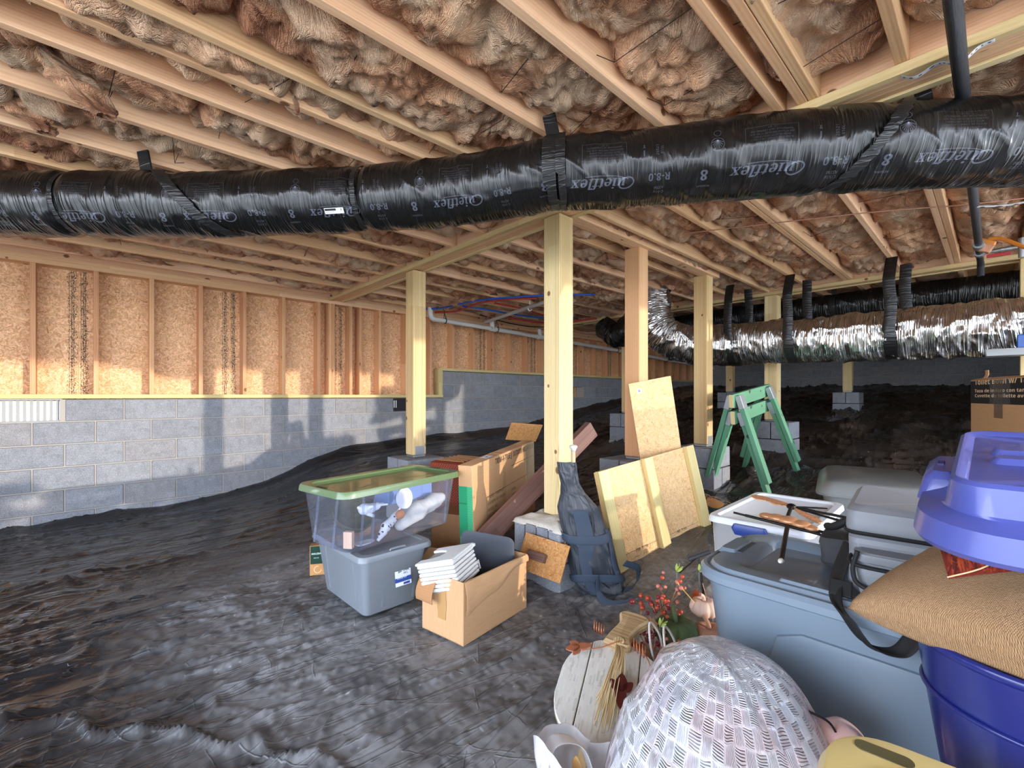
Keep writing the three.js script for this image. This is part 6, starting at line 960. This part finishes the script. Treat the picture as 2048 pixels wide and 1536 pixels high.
{
  const pump = (name, label, pos, R, mat, sq, tilt, stemM) => {
    const o = thing(name, label, 'pumpkin', pos, tilt);
    const g = sheet((u, v) => { const ph = u * 6.28319, th = v * Math.PI, rib = 1 - 0.1 * Math.pow(Math.abs(Math.cos(ph * 4.5)), 5), rr = R * rib * Math.pow(Math.sin(th), 0.75); return [Math.cos(ph) * rr, R * sq * (Math.cos(th) * (1 - 0.35 * Math.exp(-Math.pow(Math.sin(th) * 3.2, 2)))) + R * sq, Math.sin(ph) * rr]; }, 108, 36);
    part(o, 'pumpkin_body', g, mat);
    part(o, 'stem', tube([[0, R * sq * 1.5, 0], [0.004, R * sq * 2.0, 0.004], [0.014, R * sq * 2.35, 0.01], [0.03, R * sq * 2.55, 0.012]].map((p) => p.map((q, i) => i === 1 ? q : q)), R * 0.11, 16, 8), stemM ?? mat); return o;
  };
  const gr = MS({ color: 0x4c5a33, roughness: 0.8 }), bg = MS({ color: 0xcfae98, roughness: 0.7 }), tn = MS({ color: 0xa8775c, roughness: 0.75 });
  pump('craft_pumpkin', 'dark green velvet pumpkin above the embossed plastic bag', [1.965, 0.06, 1.0], 0.1, gr, 0.62, 0.3);
  pump('craft_pumpkin', 'cream ribbed pumpkin with a curled stem beside the big tote corner', [2.16, 0.14, 0.955], 0.068, bg, 0.65, 2.6);
  pump('craft_pumpkin', 'brown shaded pumpkin just below the cream one', [2.07, 0.05, 0.89], 0.085, tn, 0.62, 1);
  pump('craft_pumpkin', 'dusty orange pumpkin behind the berries', [2.12, 0.03, 1.05], 0.06, MS({ color: 0xb56a45, roughness: 0.8 }), 0.7, 2);
  const o = thing('berry_spray', 'autumn spray of red berries, tan leaves and green shoots over the green pumpkin', 'berry spray');
  const r = rng(64), B = [MS({ color: 0xb4472f, roughness: 0.35 }), MS({ color: 0x7c1f28, roughness: 0.35 }), MS({ color: 0xc9786a, roughness: 0.4 })], tw = M.cardDark;
  const spots = [[1.99, 0.15, 1.2, 0.012, 0, 6], [2.1, 0.26, 1.1, 0.01, 2, 12], [2.0, 0.17, 1.07, 0.009, 0, 26], [1.8, 0.12, 1.03, 0.008, 1, 30], [1.78, 0.11, 0.98, 0.007, 2, 24], [2.03, 0.16, 1.1, 0.009, 1, 8]];
  for (const [a, y, b, s, m, n] of spots) for (let k = 0; k < n; k++) { const q = [a + (r() - 0.5) * 0.13, y + (r() - 0.4) * 0.08, b + (r() - 0.5) * 0.13]; part(o, 'berry', new THREE.SphereGeometry(s * (0.8 + r() * 0.4), 10, 8), B[(m + (r() < 0.2 ? 1 : 0)) % 3], q); if (k % 3 === 0) part(o, 'twig', bar(q, [a, y - 0.09, b], 0.0015, 5), tw); }
  const lfM = [MS({ color: 0xd9b06a, roughness: 0.8 }), MS({ color: 0xb4562e, roughness: 0.8 }), MS({ color: 0xc79a72, roughness: 0.85 })];
  const maple = [[0, -0.5], [0.12, -0.2], [0.42, -0.3], [0.36, -0.05], [0.55, 0.15], [0.3, 0.2], [0.32, 0.42], [0.12, 0.34], [0, 0.62], [-0.12, 0.34], [-0.32, 0.42], [-0.3, 0.2], [-0.55, 0.15], [-0.36, -0.05], [-0.42, -0.3], [-0.12, -0.2]];
  for (const [a, y, b, s, m, rx, ry] of [[2.13, 0.235, 1.03, 0.12, 0, -0.9, 0.6], [2.2, 0.2, 1.0, 0.08, 1, -0.7, 1.4], [1.86, 0.17, 1.05, 0.07, 2, -0.8, 0.2], [1.92, 0.09, 0.92, 0.08, 1, -0.9, 2.2], [1.72, 0.11, 1.06, 0.07, 1, -1.1, 2.8], [2.22, 0.24, 0.98, 0.06, 2, -0.3, 0.5]]) part(o, 'leaf', plate(maple.map(([p, q]) => [p * s, q * s]), 0.002, 0.0006, false), lfM[m], [a, y, b], [rx, ry, 0.4]);
  const gs = MS({ color: 0xa9b85a, roughness: 0.6 });
  for (const [a, y, b] of [[2.17, 0.32, 1.1], [2.25, 0.32, 1.02], [1.84, 0.19, 1.01]]) { part(o, 'shoot_stem', bar([a, y - 0.1, b], [a, y, b], 0.004, 6), MS({ color: 0x6d6a66, roughness: 0.6 })); for (let k = 0; k < 5; k++) part(o, 'shoot_leaf', plate([[0, 0], [0.006, 0.012], [0.005, 0.03], [0, 0.042], [-0.005, 0.03], [-0.006, 0.012]], 0.0015, 0.0004), gs, [a, y - 0.008, b], [0.5, k * 1.26, 0.45]); }
  const gb = thing('gift_bag', 'small speckled pink gift bag with pale cord handles behind the pumpkin sign', 'bag', [1.745, 0.0, 0.93], 0.2);
  part(gb, 'bag_body', loft([{ L: 0.14, W: 0.08, r: 0.008, y: 0 }, { L: 0.15, W: 0.085, r: 0.008, y: 0.1 }]), MS({ roughness: 0.8, map: canvas(128, 128, (x, w, h) => { x.fillStyle = '#d9aa90'; x.fillRect(0, 0, w, h); for (let k = 0; k < 60; k++) { x.fillStyle = 'rgba(90,50,40,0.5)'; x.fillRect(r() * w, r() * h, 2, 2); } }, { rep: [8, 8] }) }));
  for (const z of [-0.03, 0.03]) part(gb, 'cord_handle', tube([[-0.05, 0.1, z], [-0.045, 0.17, z + 0.02], [0.0, 0.235, z + 0.04], [0.03, 0.22, z + 0.03], [0.055, 0.16, z + 0.01], [0.045, 0.09, z]], 0.005, 40, 8), MS({ color: 0xcfc7bb, roughness: 0.8 }));
  const st = thing('metal_stand', 'black metal rod stand with a grip leaning behind the berries, beside the clear bins', 'stand');
  part(st, 'rod', merge([bar([2.33, 0.36, 1.06], [2.28, 0.1, 1.0], 0.006), bar([2.33, 0.36, 1.06], [2.24, 0.28, 1.12], 0.004)]), M.black); part(st, 'grip', bar([2.37, 0.385, 1.02], [2.3, 0.34, 1.1], 0.012, 12), MS({ color: 0x4b4d52, roughness: 0.5, metalness: 0.5 }));
}
// ---------- pieces that belong to a part become its children ----------
{
  scene.updateMatrixWorld(true);
  const base = (n) => n.replace(/_\d{3,}$/, ''), C = (o) => new THREE.Box3().setFromObject(o).getCenter(new THREE.Vector3());
  const under = { lid_handle: ['lid'], handle_slot: ['lid'], handwriting: ['lid'], rib: ['body'], sticker: ['body'], side_panel: ['body'], lid_rib: ['lid'], end_latch: ['lid', 'lid_skirt'], latch_recess: ['lid'], latch_slot: ['lid_skirt'], latch: ['body'],
    print: ['carton_body'], tape: ['carton_body', 'side'], green_end: ['carton_body'], shipping_label: ['carton_body'], print_band: ['carton_body'], torn_tab: ['carton_body'], maker_print: ['bag_body'], gold_print: ['bag_body'], zipper: ['bag_body'], grade_stamp: ['chipboard_sheet'], price_sticker: ['chipboard_sheet'],
    metal_bracket: ['leg', 'timber'], base_shim: ['timber'], beam_end: ['beam'], paper_tag: ['duct_jacket'], buckle: ['front_pocket'], zip_pull: ['front_pocket'], zip_tab: ['front_pocket'], pocket_trim: ['front_pocket'], pocket_flap: ['front_pocket'], strap_keeper: ['shoulder_strap'], stake_tip: ['stake'], corner_tab: ['top_plate'], stamped_mark: ['core'], loose_thread: ['cushion_body'], red_patch: ['cushion_body'],
    handle_loop: ['bag_skin'], wire_handle: ['bag_skin'], cord_handle: ['bag_body'], lid_slat: ['lid'], wood_block: ['board'], coupling: ['pipe'], valve_handle: ['branch'], slot: ['vent_box'], louvre: ['vent_frame'], band: ['tub_body'], knob: ['handle'], bristles: ['head'], raised_bar: ['lid_skirt'], ridge: ['lid_skirt'] };
  for (const o of [...scene.children]) if (o.isGroup && o.userData.category) for (const c of [...o.children]) {
    const t = under[base(c.name)]; if (!t) continue;
    const cand = o.children.filter((p) => p !== c && t.includes(base(p.name))); if (!cand.length) continue;
    const q = C(c), host = cand.reduce((k, p) => C(p).distanceTo(q) < C(k).distanceTo(q) ? p : k);
    host.attach(c); const b = base(c.name), n = host.children.filter((p) => p !== c && base(p.name) === b).length; c.name = n ? `${b}_${String(n).padStart(3, '0')}` : b;
  }
}
shade(scene);
renderer.render(scene, camera);
